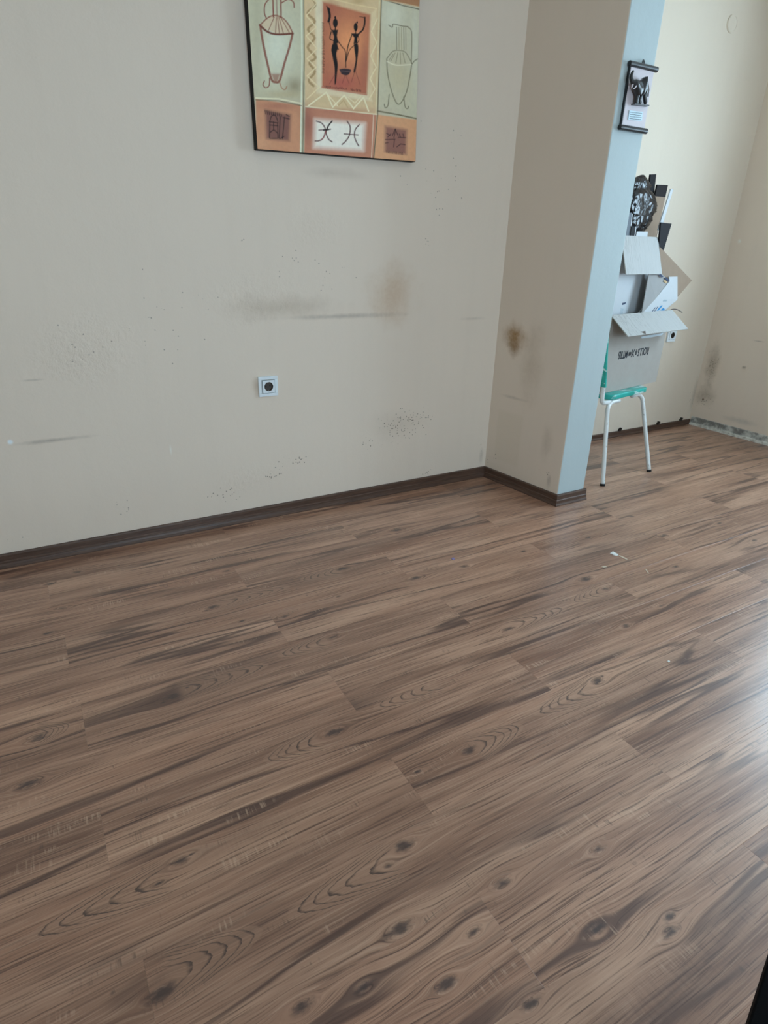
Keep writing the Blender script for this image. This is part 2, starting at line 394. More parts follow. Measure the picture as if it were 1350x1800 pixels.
    t.bump(t.math('ADD', t.math('MULTIPLY', fine, .6), t.math('MULTIPLY', t.noise(co, 260, 2, .5), .4)), 0.0011, 0.35)
    t.put(t.b.inputs['Coat Weight'], 0.60); t.put(t.b.inputs['Coat Roughness'], 0.24)
    return t.fin(col, t.math('ADD', .30, t.math('MULTIPLY', mid, .16)), 0.42)
m_wood = wood_material('laminate_board')
m_under = simple('underlay', (40, 32, 28), 0.9, 0.1)

floor = struct('floor', one(box, (XL-T, YF-T, -0.20), (XR+T, YA+T, -0.009)), m_under)
LEN, PW, Y0ROW = 1.190, 0.190, 0.775
CATH_PX = [  # (base px, tip px)
    ((300, 1525), (50, 1665)), ((700, 1500), (505, 1620)), ((1043, 1205), (945, 1260)), ((290, 1742), (456, 1617)), ((828, 1316), (917, 1276)),
    ((310, 1222), (467, 1166)), ((380, 1066), (506, 1028)), ((895, 1104), (992, 1066)), ((580, 1122), (492, 1156)), ((598, 1001), (530, 1022)),
    ((1062, 1036), (1006, 1060)), ((1163, 943), (1100, 970)), ((775, 1200), (655, 1245)), ((560, 1292), (470, 1345)), ((65, 1297), (125, 1270))]
KNOT_PX = [  # (px, size in metres)
    ((315, 1514), .019), ((336, 1502), .006), ((279, 1553), .008), ((712, 1486), .019), ((726, 1472), .007), ((683, 1521), .009), ((1052, 1197), .019), ((1059, 1189), .006),
    ((282, 1746), .020), ((826, 1318), .017), ((303, 1224), .020), ((286, 1235), .006), ((328, 1209), .006), ((375, 1067), .020), ((362, 1073), .007), ((893, 1106), .018),
    ((584, 1120), .015), ((600, 1000), .018), ((1064, 1035), .016), ((1166, 942), .020), ((585, 1287), .022), ((65, 1297), .021), ((52, 1378), .021), ((1051, 1494), .016),
    ((705, 1632), .020), ((882, 1552), .018), ((1050, 1635), .020), ((501, 1083), .018), ((398, 1004), .014), ((110, 1069), .018), ((88, 1026), .016), ((135, 1006), .016),
    ((697, 932), .022), ((730, 1016), .022), ((816, 996), .018), ((1100, 1100), .015), ((1176, 1612), .010), ((1180, 1637), .016), ((930, 1766), .015), ((528, 1772), .016),
    ((797, 1606), .008), ((833, 1608), .013), ((833, 1638), .014), ((1030, 1018), .024), ((1187, 996), .014), ((1035, 945), .011), ((1110, 908), .012), ((920, 969), .013),
    ((86, 1113), .012), ((425, 1092), .008), ((640, 1735), .014), ((785, 1730), .016), ((1265, 920), .012), ((1325, 950), .012), ((595, 1048), .009), ((690, 1480), .0), ((1162, 1065), .010), ((733, 1356), .008)]
cath_w = [(onZ(*a, 0), onZ(*b, 0)) for a, b in CATH_PX]
knot_w = [(onZ(*a, 0), s) for a, s in KNOT_PX]
def plank_mesh(L, W):
    bm = BM(); b, d = 0.0005, 0.0002
    add_faces(bm, [(0, 0, -.008), (L, 0, -.008), (L, W, -.008), (0, W, -.008), (0, 0, -d), (L, 0, -d), (L, W, -d), (0, W, -d),
                   (b, b, 0), (L-b, b, 0), (L-b, W-b, 0), (b, W-b, 0)],
              [(0, 3, 2, 1), (0, 1, 5, 4), (1, 2, 6, 5), (2, 3, 7, 6), (3, 0, 4, 7), (4, 5, 9, 8), (5, 6, 10, 9), (6, 7, 11, 10), (7, 4, 8, 11), (8, 9, 10, 11)])
    me = bpy.data.meshes.new('plank'); bm.to_mesh(me); bm.free(); me.materials.append(m_wood); return me
mesh_cache = {}
rng = random.Random(5)
offs = {-1: .60, 0: -.05, 1: .60, 2: -.055, 3: .55, 4: -.07, 5: .54, 6: -.10, 7: .60}
for row in range(-16, 11):
    ya = Y0ROW + PW*row; yb = ya+PW
    if ya < YF: ya = YF
    ymax = YA
    if ya >= ymax: continue
    yb = min(yb, ymax)
    key = row-1
    start = offs.get(key, (-.04 if key % 2 == 0 else .58) + rng.uniform(-.03, .03))
    k0 = math.floor((XL-start)/LEN)
    for k in range(k0, 8):
        xa, xb = start+k*LEN, start+(k+1)*LEN
        xa, xb = max(xa, XL), min(xb, XR)
        if ya >= YB-0.01: xa = max(xa, WE)
        if xb-xa < 0.02: continue
        kk = (round(xb-xa, 4), round(yb-ya, 4))
        if kk not in mesh_cache: mesh_cache[kk] = plank_mesh(kk[0]-.00015, kk[1]-.00015)
        o = bpy.data.objects.new('plank', mesh_cache[kk]); C.objects.link(o); o.parent = floor
        o.location = (xa, ya, 0)
        kn = [(p.x-xa, p.y-ya, s) for p, s in knot_w if xa-.03 < p.x < xb+.03 and ya-.03 < p.y < yb+.03]
        kn.sort(key=lambda q: -q[2])
        ca = [(b.x-xa, (b.y+tp.y)/2-ya, tp.x-b.x) for b, tp in cath_w if xa < b.x < xb and ya < b.y < yb]
        if not kn and not (-.3 < xa < 3.0 and ya > .3):
            kn = [(rng.uniform(.1, 1.1), rng.uniform(.04, .15), rng.uniform(.010, .018)) for _ in range(2)]
        for i in range(6): o['knot%d' % i] = [float(v) for v in kn[i]] if i < len(kn) else [50.0, 50.0, 0.0]
        for i in range(3): o['cathedral%d' % i] = [float(v) for v in ca[i]] if i < len(ca) else [50.0, 50.0, 0.0]

# ------------------------------------------------------------------ baseboards
def base_mat(name):
    t = NT(name); co = t.coords(); x = t.xyz(co)
    run = t.math('ADD', x[0], x[1])
    n = t.noise(t.comb(t.math('MULTIPLY', run, 7), t.math('MULTIPLY', x[2], 260)), 1.0, 4, .6)
    col = t.ramp(n, [(.3, (.050, .027, .019)), (.5, (.088, .049, .034)), (.7, (.130, .075, .052))])
    return t.fin(col, 0.34, 0.35)
m_base = base_mat('baseboard_foil')
PROF = [(0, 0), (.021, 0), (.021, .004), (.0165, .012), (.0145, .020), (.0140, .026), (.0115, .030), (.0110, .050), (.0085, .055), (0, .056)]
def sweep(bm, path, prof, ends=True):
    """sweep profile (out, up) along 2-D path; `out` is to the right of the walking direction"""
    path = [Vector(p) for p in path]; rings = []
    for i, p in enumerate(path):
        dirs = []
        if i > 0: dirs.append((p-path[i-1]).normalized())
        if i < len(path)-1: dirs.append((path[i+1]-p).normalized())
        ns = [Vector((d.y, -d.x)) for d in dirs]
        m = (ns[0]+ns[-1]).normalized(); m /= m.dot(ns[0])
        rings.append([bm.verts.new((p.x+m.x*o, p.y+m.y*o, z)) for o, z in prof])
    n = len(prof)
    for a, b in zip(rings, rings[1:]):
        for k in range(n): bm.faces.new((a[k], a[(k+1) % n], b[(k+1) % n], b[k]))
    if ends: bm.faces.new(rings[0]); bm.faces.new(rings[-1][::-1])
struct('baseboard_back', one(sweep, [(XL, YB), (WC0[0], YB)], PROF), m_base)
bp = thing('baseboard_partition', '', '', (WC1[0], WC1[1], 0)); del bp['label']; del bp['category']; bp['kind'] = 'structure'
dv = (Vector(WC1)-Vector(WC0)).normalized()
cut = [tuple(Vector(WC0)+dv*0.0), WC1]
obj('baseboard_length', one(sweep, [tuple(Vector(WC0)+dv*.012), WC1], PROF), m_base, bp, kind='structure')
obj('baseboard_length', one(sweep, [(WC1[0]-.004, WC1[1]), (WE+.012, WC1[1])], PROF), m_base, bp, kind='structure')
obj('corner_cap', one(sweep, [tuple(Vector(WC1)-dv*.014), (WC1[0], WC1[1]), (WC1[0]+.014, WC1[1])], [(o+.0012, z+.0005) for o, z in PROF]), m_base, bp, kind='structure')
PROF_A = [(0, 0), (.016, 0), (.016, .006), (.010, .014), (.009, .034), (.006, .038), (0, .038)]
ba = struct('baseboard_alcove', one(sweep, [(WE, YA), (XR, YA)], PROF_A), m_base)
m_clip = simple('dark_clip', (45, 38, 34), .5, .4)
for px in ((1090, 754), (1157, 743), (1197, 737)):
    p = onY(*px, YA-.006)
    bm = BM(); box(bm, (p.x-.012, YA-.012, .036), (p.x+.012, YA, .052)); box(bm, (p.x-.005, YA-.018, .050), (p.x+.007, YA, .060))
    obj('mounting_clip', bm, m_clip, ba, bevel=.002, label='small dark clip left showing above the board')
# white mouldy plinth strip along the foot of the right wall
t = NT('mouldy_plaster'); co = t.coords(); n1 = t.noise(co, 9, 5, .65); n2 = t.noise(co, 90, 3, .6)
colr = t.mix(t.step(n1, .42, .62), (.60, .59, .54), (.22, .215, .20))
colr = t.mix(t.step(n2, .55, .7, 0, .5), colr, (.12, .115, .105))
t.bump(n2, .004, .7); m_mould = t.fin(colr, .85, .2)
t = NT('pale_flaked_strip'); co = t.coords(); n1 = t.noise(co, 30, 4, .6)
m_pale = t.fin(t.mix(t.step(n1, .4, .7), (.70, .69, .63), (.42, .40, .35)), .7, .3)
bm = BM(); sweep(bm, [(XR, YA-.016), (XR, 0.3)], [(0, .0), (.012, .0), (.012, .018), (.0045, .022), (.0045, .058), (0, .062)])
tr1 = struct('trim_1', bm, m_mould)
obj('plaster_lip', one(sweep, [(XR-.012, YA-.016), (XR-.012, 0.3)], [(0, 0), (.004, 0), (.003, .016), (0, .018)]), m_pale, tr1, kind='structure')

# ------------------------------------------------------------------ wall sockets
m_sock = simple('white_switch_plastic', (226, 234, 238), .3, .5, .02)
m_hole = simple('black_recess', (14, 13, 13), .5, .4)
m_cup = simple('dark_socket_cup', (70, 58, 50), .4, .5)
m_steel = simple('steel', (190, 188, 182), .3, .6, metal=1.0)
def rounded(bm, cx, cz, y, w, h, rad, dep, n=5, hole=None):
    pts = []
    for sx, sz, a0 in ((1, 1, 0), (-1, 1, 90), (-1, -1, 180), (1, -1, 270)):
        for k in range(n+1):
            a = math.radians(a0+90*k/n); pts.append((cx+sx*(w/2-rad)+rad*math.cos(a), y, cz+sz*(h/2-rad)+rad*math.sin(a)))
    slab(bm, pts, (0, -dep, 0))
def ring_xz(bm, cx, cz, ro, ri, y0, y1, seg=32):
    rr = [[bm.verts.new((cx+r*math.cos(a), y, cz+r*math.sin(a))) for a in (2*math.pi*k/seg for k in range(seg))] for r, y in ((ro, y0), (ro, y1), (ri, y1), (ri, y0))]
    for a, b in zip(rr, rr[1:]):
        for k in range(seg): bm.faces.new((a[k], a[(k+1) % seg], b[(k+1) % seg], b[k]))
def socket(cx, cz, Y, label, tilt, group):
    s = thing('wall_socket', label, 'socket', (cx, Y, cz), group)
    W = .086
    bm = BM()                                                                # outer frame as four bevelled bars
    for (a0, a1, b0, b1) in ((-W/2, W/2, W/2-.014, W/2), (-W/2, W/2, -W/2, -W/2+.014), (-W/2, -W/2+.014, -W/2+.014, W/2-.014), (W/2-.014, W/2, -W/2+.014, W/2-.014)):
        box(bm, (cx+a0, Y-.010, cz+b0), (cx+a1, Y, cz+b1))
    obj('frame', bm, m_sock, s, bevel=.0015)
    bm = BM(); R = .0195; IN = W/2-.0165; N = 32                             # insert with a round opening
    sq = []
    for k in range(N):
        a = 2*math.pi*k/N; c, q = math.cos(a), math.sin(a); m = max(abs(c), abs(q)); sq.append((IN*c/m, IN*q/m))
    va = [bm.verts.new((cx+x, Y-.0145, cz+z)) for x, z in sq]; vb = [bm.verts.new((cx+R*math.cos(2*math.pi*k/N), Y-.0145, cz+R*math.sin(2*math.pi*k/N))) for k in range(N)]
    vc = [bm.verts.new((cx+x, Y, cz+z)) for x, z in sq]
    for k in range(N):
        j = (k+1) % N; bm.faces.new((va[k], va[j], vb[j], vb[k])); bm.faces.new((va[k], vc[k], vc[j], va[j]))
    obj('insert', bm, m_sock, s)
    cup = BM()
    v0 = [cup.verts.new((cx+R*math.cos(2*math.pi*k/N), Y-.0145, cz+R*math.sin(2*math.pi*k/N))) for k in range(N)]
    v1 = [cup.verts.new((cx+R*.93*math.cos(2*math.pi*k/N), Y-.0015, cz+R*.93*math.sin(2*math.pi*k/N))) for k in range(N)]
    for k in range(N): cup.faces.new((v0[k], v0[(k+1) % N], v1[(k+1) % N], v1[k]))
    cup.faces.new(v1)
    cupo = obj('plug_recess', cup, m_cup, s, label='dark round plug recess')
    for sx in (-.0095, .0095):
        bm = BM(); ring_xz(bm, cx+sx*math.cos(tilt), cz+sx*math.sin(tilt), .0032, .0001, Y-.0018, Y-.0024, 12); obj('pin_hole', bm, m_hole, cupo)
    for sz in (-1, 1):
        obj('earth_clip', one(box, (cx-.0025, Y-.010, cz+sz*.0172-.0012), (cx+.0025, Y-.002, cz+sz*.0172+.0012)), m_steel, cupo, bevel=.0005)
    return s
pc = onY(470.5, 678.5, YB); socket(pc.x, pc.z, YB, 'white square wall socket with dark round recess on the long stained wall', .15, None)
pc = onY(1179.5, 589, YA); socket(pc.x, pc.z, YA, 'white wall socket half hidden behind the cardboard box flap', 0, None)
pc = onY(1286, 42, YA)
bm = BM(); ring_xz(bm, pc.x, pc.z, .043, .0001, YA, YA-.006, 36); ring_xz(bm, pc.x, pc.z, .040, .037, YA-.006, YA-.0075, 36)
tag(obj('junction_cover', bm, m_alc), 'round junction cover painted over in the wall colour high on the alcove wall', 'cover')

# ------------------------------------------------------------------ painting on canvas
KP = 2.0
def pc_(c):
    v = np.array(s2l(c)); return (v*.84+v.mean()*.16)*KP
ang = math.radians(1.05)
FBL, FBR = onY(452, 262.7, YB-.035), onY(731, 284.6, YB-.035)
W_ = (FBR-FBL).length; H_ = 0.735
ex = (FBR-FBL).normalized(); ez = Vector((-ex.z, 0, ex.x))
def canvas_colours(px, py):
    """paint colours for canvas points; px, py are sketch coordinates (1350 x 1191 study of the lower three quarters)"""
    N = len(px); col = np.tile(pc_((158, 152, 124)), (N, 1)); P = np.stack([px, py], 1)
    rg = np.random.default_rng(3)
    def inside(poly):
        r = np.zeros(N, bool); n = len(poly)
        for i in range(n):
            (x1, y1), (x2, y2) = poly[i], poly[(i+1) % n]
            if y1 == y2: continue
            c = ((y1 > py) != (y2 > py)) & (px < (x2-x1)*(py-y1)/(y2-y1)+x1); r ^= c
        return r
    def dist(poly, closed=False):
        d = np.full(N, 1e9); pts = list(poly)+([poly[0]] if closed else [])
        for a, b in zip(pts, pts[1:]):
            a, b = np.array(a, float), np.array(b, float); ab = b-a
            tt = np.clip(((P-a)@ab)/max(ab@ab, 1e-9), 0, 1); d = np.minimum(d, np.hypot(*(P-(a+tt[:, None]*ab)).T))
        return d
    def blend(f, c): 
        nonlocal col
        col = col*(1-f[:, None]) + np.array(c)*f[:, None]
    def fill(poly, c, soft=4, k=1.0):
        d = dist(poly, True); s = np.where(inside(poly), d, -d)
        blend(np.clip(s/(2*soft)+.5, 0, 1)*k, pc_(c))
    def line(poly, c, w=5, k=1.0, soft=2.5):
        blend(np.clip((w/2+soft-dist(poly))/(2*soft), 0, 1)*k, pc_(c))
    def ell(cx, cy, rx, ry, c): blend(np.clip((1.08-np.hypot((px-cx)/rx, (py-cy)/ry))/.16, 0, 1), pc_(c))
    def curve(pts, n=5): return [(p.x, p.y) for p in smooth_path([(a, b, 0) for a, b in pts], n)]
    def soft(cx, cy, rx, ry, c, k): blend(np.exp(-((px-cx)/rx)**2-((py-cy)/ry)**2)*k, pc_(c))
    # grounds
    fill([(40, -400), (445, -400), (440, 735), (118, 690)], (158, 153, 125), 3)
    soft(260, 330, 110, 200, (176, 178, 158), .8); soft(390, 600, 60, 60, (112, 96, 68), .7); soft(300, 660, 140, 30, (150, 132, 92), .6); soft(130, 250, 40, 350, (140, 132, 104), .5)
    fill([(1000, -400), (1340, -400), (1290, 830), (968, 800)], (160, 154, 128), 3); soft(1110, 520, 90, 160, (160, 148, 112), .7); soft(1080, 110, 80, 120, (176, 174, 152), .7); soft(1230, 300, 30, 300, (172, 170, 150), .6)
    fill([(450, -400), (1010, -400), (965, 800), (462, 745)], (176, 150, 108), 3); soft(700, 700, 220, 40, (170, 146, 102), .6)
    fill([(530, -60), (588, 8), (582, 612), (545, 640)], (186, 176, 146), 10, .8); fill([(915, 100), (960, 60), (925, 690), (892, 660)], (184, 166, 126), 8, .7); fill([(575, 612), (895, 662), (930, 705), (545, 650)], (186, 172, 138), 10, .8)
    fill([(585, 12), (918, 102), (892, 660), (578, 610)], (150, 82, 52), 9); soft(770, 300, 120, 160, (198, 122, 64), .85); soft(720, 580, 100, 50, (150, 62, 50), .7); soft(640, 60, 60, 60, (140, 72, 48), .6); soft(880, 450, 30, 160, (140, 76, 54), .6)
    fill([(118, 690), (440, 738), (432, 1068), (120, 1050)], (166, 112, 76), 4); soft(270, 740, 150, 30, (142, 84, 62), .7); soft(160, 990, 60, 60, (176, 124, 86), .6)
    fill([(182, 765), (362, 800), (352, 985), (192, 968)], (96, 58, 52), 14, .9)
    fill([(465, 750), (962, 800), (938, 1112), (455, 1070)], (158, 100, 72), 4); soft(480, 860, 40, 120, (118, 66, 54), .7); soft(720, 775, 240, 22, (148, 90, 64), .6)
    fill([(530, 832), (880, 862), (868, 1052), (522, 1030)], (190, 182, 168), 22)
    fill([(968, 800), (1245, 836), (1240, 1140), (942, 1110)], (178, 126, 84), 4); fill([(1022, 880), (1172, 905), (1168, 1078), (1018, 1058)], (112, 68, 60), 14, .9)
    fill([(1005, -400), (1340, -400), (1310, 60), (1150, 28), (1010, 0)], (142, 96, 60), 6)
    fill([(60, -400), (1010, -400), (1010, -40), (60, -60)], (160, 108, 72), 6)
    # ridges between the fields
    for pl, c, w in (([(432, -300), (440, 400), (430, 1066)], (178, 180, 156), 9), ([(450, -300), (456, 400), (446, 1068)], (84, 78, 54), 6), ([(1004, -300), (968, 800), (940, 1110)], (72, 66, 44), 6), ([(990, -300), (956, 800)], (178, 166, 128), 6),
                     ([(118, 684), (280, 690), (436, 722)], (186, 178, 146), 8), ([(118, 697), (280, 704), (436, 738)], (88, 74, 46), 5), ([(466, 742), (700, 770), (962, 798)], (186, 172, 138), 7), ([(968, 775), (1110, 800), (1240, 828)], (92, 84, 58), 9),
                     ([(1020, 0), (1150, 40), (1290, 72)], (62, 54, 36), 6), ([(1010, 0), (1140, 22), (1290, 55)], (178, 150, 110), 5), ([(940, 800), (925, 1105)], (184, 166, 140), 5)): line(pl, c, w)
    # zigzags
    line(curve([(475, -50), (535, 30), (480, 90), (530, 150), (482, 205), (528, 265), (480, 330), (535, 400), (492, 440), (530, 500), (488, 560), (520, 600)]), (136, 106, 62), 16, .85)
    line([(470, -40), (545, 20), (470, 110), (540, 190), (470, 250), (545, 340), (475, 410), (540, 470), (475, 530), (560, 610), (475, 690)], (190, 172, 130), 7, .9)
    line([(965, 130), (925, 220), (962, 300), (920, 390), (958, 470), (915, 550), (950, 620), (910, 690)], (194, 180, 140), 6, .8)
    line([(480, 742), (610, 645), (655, 748)], (194, 180, 144), 9); line([(655, 748), (735, 665), (800, 758)], (194, 180, 144), 9); line([(800, 758), (870, 680), (905, 775)], (194, 180, 144), 9)
    line([(690, 740), (730, 700), (760, 752)], (160, 130, 84), 6); line([(760, 680), (810, 720), (850, 672)], (188, 172, 134), 6); line([(620, 660), (690, 740)], (192, 178, 142), 6)
    line([(600, -20), (800, 30), (960, 60)], (190, 168, 120), 8, .7); soft(830, 10, 60, 20, (140, 110, 60), .5)
    line([(580, 608), (700, 632), (892, 662)], (150, 74, 54), 6, .8); line([(582, 20), (578, 600)], (178, 160, 126), 4, .6)
    # left vase
    V = (112, 52, 34)
    fill(curve([(148, 182), (215, 110), (300, 118), (376, 232), (270, 240)]), (172, 150, 118), 6, .8)
    line(curve([(150, 190), (172, 320), (205, 470), (228, 556), (255, 574), (285, 560), (318, 440), (352, 330), (374, 238)]), V, 15, .9)
    line(curve([(145, 175), (200, 222), (270, 240), (376, 234)]), (92, 44, 30), 14); line(curve([(146, 178), (196, 128), (245, 108), (300, 122), (345, 170), (376, 232)]), V, 9, .9)
    line([(236, -60), (240, 118)], V, 9); line([(292, -60), (294, 122)], V, 10); line([(262, -60), (266, 115)], V, 6, .8)
    for a, b in (((246, 120), (205, 215)), ((262, 122), (255, 230)), ((280, 122), (310, 232)), ((292, 122), (350, 225)), ((270, 122), (282, 232))): line([a, b], V, 6, .85)
    line(curve([(214, -10), (182, 30), (178, 90), (192, 128)]), V, 8); line(curve([(296, 20), (345, -5), (380, 15), (386, 52)]), V, 8)
    fill([(225, 515), (290, 515), (268, 572), (246, 572)], (122, 64, 44), 8, .7)
    line(curve([(214, 545), (210, 598), (185, 612), (168, 590), (178, 565)]), V, 7); line(curve([(284, 575), (300, 615), (322, 625), (335, 602)]), (140, 96, 66), 7)
    # right vase
    Q = (96, 88, 62)
    line(curve([(1032, 415), (1036, 500), (1055, 600), (1085, 690), (1112, 728), (1140, 705), (1170, 640), (1192, 540), (1206, 445)]), Q, 7, .9)
    line(curve([(1030, 412), (1072, 360), (1120, 352), (1165, 368), (1206, 440)]), Q, 6, .8); line(curve([(1034, 430), (1100, 455), (1204, 450)]), (186, 180, 156), 7, .8)
    for q in (1100, 1116, 1134, 1150, 1164): line([(q, 190), (q+2, 345)], Q if q in (1100, 1150) else (128, 116, 84), 5, .8)
    for a, b in (((1090, 370), (1060, 425)), ((1108, 368), (1095, 440)), ((1126, 368), (1128, 445)), ((1144, 370), (1160, 440)), ((1075, 380), (1048, 420))): line([a, b], (112, 100, 72), 5, .8)
    line(curve([(1045, 175), (1070, 190), (1078, 168), (1130, 180), (1180, 186)]), Q, 6); line(curve([(1178, 188), (1203, 215), (1206, 300), (1204, 440), (1225, 425), (1246, 412)]), Q, 6)
    line(curve([(1048, 660), (1040, 735), (1022, 752), (1014, 728)]), Q, 6); line(curve([(1150, 675), (1160, 745), (1178, 758), (1184, 742)]), Q, 6)
    # the two dancers
    K = (16, 13, 14)
    ell(673, 160, 17, 31, K); ell(672, 122, 6, 10, K); fill([(646, 208), (692, 208), (684, 250), (694, 300), (655, 312), (664, 256)], K, 3); line([(673, 190), (672, 212)], K, 8)
    fill(curve([(650, 312), (682, 302), (690, 335), (680, 380), (690, 450), (684, 520), (676, 582), (668, 582), (668, 480), (656, 410), (644, 350)]), K, 3)
    line(curve([(626, 150), (634, 110), (624, 60)]), K, 17); line([(612, 44), (634, 66)], K, 7); line([(632, 160), (640, 200), (650, 215)], K, 6); line(curve([(644, 222), (636, 270), (668, 290), (694, 345)]), K, 7); line(curve([(690, 285), (722, 330), (742, 360), (746, 470)]), K, 6)
    ell(815, 188, 14, 29, K); ell(825, 155, 6, 8, K); fill([(782, 232), (842, 234), (826, 268), (828, 300), (800, 308), (806, 264)], K, 3); line([(815, 215), (814, 236)], K, 7)
    fill(curve([(802, 306), (828, 306), (834, 345), (826, 420), (812, 500), (800, 498), (814, 420), (806, 350)]), K, 3)
    line(curve([(838, 234), (866, 205), (878, 160), (878, 122)]), K, 11); line([(842, 116), (886, 124)], K, 4); line(curve([(790, 240), (768, 300), (758, 340), (746, 430)]), K, 7); line(curve([(830, 240), (834, 290), (775, 345), (750, 420)]), K, 5)
    fill(curve([(700, 484), (740, 478), (782, 488), (765, 520), (740, 526), (715, 516)]), (42, 30, 34), 3); line([(705, 494), (776, 498)], (110, 80, 80), 3, .8)
    for pl in ([(670, 520), (632, 585)], [(808, 500), (784, 575)], [(815, 500), (846, 590)], [(740, 526), (722, 580)], [(745, 526), (768, 580)]): line(pl, (104, 44, 34), 4, .8)
    for i in range(34):
        yv = 158+i*10.6; line([(582+rg.uniform(-2, 2), yv), (590+rg.uniform(0, 8), yv+rg.uniform(-4, 5))], K, 3.5, .85)
    for i in range(26):
        if 15 < i < 18: continue
        xv = 600+i*10; yv = 602+i*1.2; line([(xv, yv+rg.uniform(-9, 2)), (xv+rg.uniform(-5, 6), yv+rg.uniform(4, 12))], (58, 24, 26), 4, .9)
    # small fields below
    for i in range(9): line([(182+i*14, 770+i*3), (186+i*14, 796+i*2)], (30, 18, 18), 5, .9)
    for pl in (curve([(215, 850), (225, 815), (245, 802), (262, 820), (272, 850)]), [(212, 850), (272, 858)], [(214, 872), (272, 878)], [(216, 855), (214, 965)], [(270, 858), (272, 962)], [(242, 852), (242, 905)], curve([(216, 925), (244, 908), (270, 930)]), [(220, 966), (268, 966)],
               [(288, 815), (280, 968)], [(318, 818), (304, 968)], [(290, 968), (314, 952)], [(330, 800), (352, 812)], [(308, 820), (352, 830)]): line(pl, (32, 20, 22), 6, .9)
    M = (70, 34, 30)
    for pl, w in ((curve([(540, 845), (580, 862), (603, 905), (590, 960), (560, 982), (532, 984)]), 8), (curve([(650, 845), (622, 880), (608, 925), (625, 970), (650, 990)]), 8), ([(558, 908), (640, 902)], 7), (curve([(755, 845), (776, 885), (770, 945), (745, 985), (720, 1008)]), 8),
                  (curve([(840, 870), (812, 905), (806, 950), (820, 990), (836, 1018)]), 8), ([(734, 934), (832, 942)], 7)): line(pl, M, w)
    line([(590, 908), (626, 904)], K, 10); line(curve([(650, 845), (625, 878), (610, 915)]), K, 8); line(curve([(606, 915), (596, 950), (572, 980)]), (128, 62, 58), 7, .8)
    for pl in ([(1030, 930), (1055, 945)], [(1040, 955), (1060, 935)], [(1070, 950), (1090, 900), (1110, 945)], [(1095, 900), (1082, 960)], [(1112, 958), (1165, 962)], [(1120, 935), (1126, 955)], [(1145, 935), (1150, 955)], [(1022, 975), (1090, 972)], [(1085, 975), (1080, 1025)], [(1022, 998), (1040, 996)], [(1102, 1025), (1128, 1005)], [(1130, 1005), (1160, 1010)]): line(pl, (34, 20, 24), 5, .9)
    for i in range(12): line([(1030+i*10, 1052+i), (1033+i*10, 1068+i)], (34, 20, 24), 4, .8)
    return np.clip(col, 0, 1)
pt = thing('canvas_painting', 'square canvas painting of jars, dancers and zigzags on the long wall', 'painting', (FBL+ex*W_/2))
m_canvas_edge = simple('black_canvas_edge', (16, 15, 17), .7, .3)
obj('canvas_block', one(obox, FBL+Vector((0, .0005, 0)), ex*W_, Vector((0, .0335, 0)), ez*H_), m_canvas_edge, pt, label='black stretched edge of the canvas', bevel=.003)
NX, NZ = 380, 390
gu, gv = np.meshgrid(np.linspace(0, 1, NX), np.linspace(0, 1, NZ))
gu, gv = gu.ravel(), gv.ravel()
ins = 0.002
PT = np.array(FBL)[None]+np.outer(ins+gu*(W_-2*ins), np.array(ex))+np.outer(ins+gv*(H_-2*ins), np.array(ez))
d_ = PT-np.array([0, 0, EYE]); zz = d_@_fw
sx_ = (675+FPX*(d_@_r)/zz-420)*1350/340; sy_ = (900-FPX*(d_@_u)/zz)*1350/340
colours = canvas_colours(sx_, sy_)
me = bpy.data.meshes.new('painted_face')
idx = np.arange(NX*NZ).reshape(NZ, NX)
quads = np.stack([idx[:-1, :-1], idx[:-1, 1:], idx[1:, 1:], idx[1:, :-1]], -1).reshape(-1, 4)
loc0 = np.array(pt.location)
me.from_pydata((PT-loc0).tolist(), [], quads.tolist())
at = me.color_attributes.new('paint', 'FLOAT_COLOR', 'POINT')
at.data.foreach_set('color', np.concatenate([colours, np.ones((len(colours), 1))], 1).astype(np.float32).ravel())
t = NT('canvas_paint'); co = t.coords(); base = t.attr('paint', 'GEOMETRY')[0]
brush = t.noise(co, 60, 4, .6); weave = t.noise(co, 500, 2, .5)
colr = t.mix(t.step(brush, .35, .7, 0, .22), base, t.mix(1.0, base, (.72, .72, .74), 'MULTIPLY'))
t.bump(t.math('ADD', brush, t.math('MULTIPLY', weave, .4)), .0012, .5)
me.materials.append(t.fin(colr, .6, .25))
pf = bpy.data.objects.new('painted_face', me); C.objects.link(pf); pf.parent = pt

# ------------------------------------------------------------------ hanging plaque with elephant on the wing wall end
YE = 1.995
def pe(x, y, d=0.012): return onY(x, y, YE-d)
m_plaq = simple('pale_plaque_board', (206, 196, 200), .45, .4, .06, 60)
m_blackwood = simple('black_lacquer', (26, 26, 30), .28, .6)
m_bronze = simple('dark_bronze', (40, 40, 42), .32, .6, .25, 80)
m_plate = simple('pale_blue_plate', (196, 218, 228), .35, .5, .03)
m_ink = simple('dark_ink', (40, 50, 62), .6, .3)
c0 = pe(1122, 170)
hp = thing('wall_hanging', 'small scroll-shaped plaque with a raised dark elephant on the wall end', 'plaque', (c0.x, YE, c0.z))
zt = (pe(1107, 113).z+pe(1155, 121).z)/2; zb = (pe(1089, 223).z+pe(1136, 231).z)/2
xl, xr = (pe(1108, 125).x+pe(1091, 220).x)/2+.004, (pe(1150, 130).x+pe(1133, 222).x)/2
obj('board', one(box, (xl, YE-.012, zb), (xr, YE-.001, zt)), m_plaq, hp, bevel=.002)
obj('edge_strip', one(box, (xl-.004, YE-.012, zb), (xl, YE-.001, zt)), m_blackwood, hp, label='black left edge of the board')
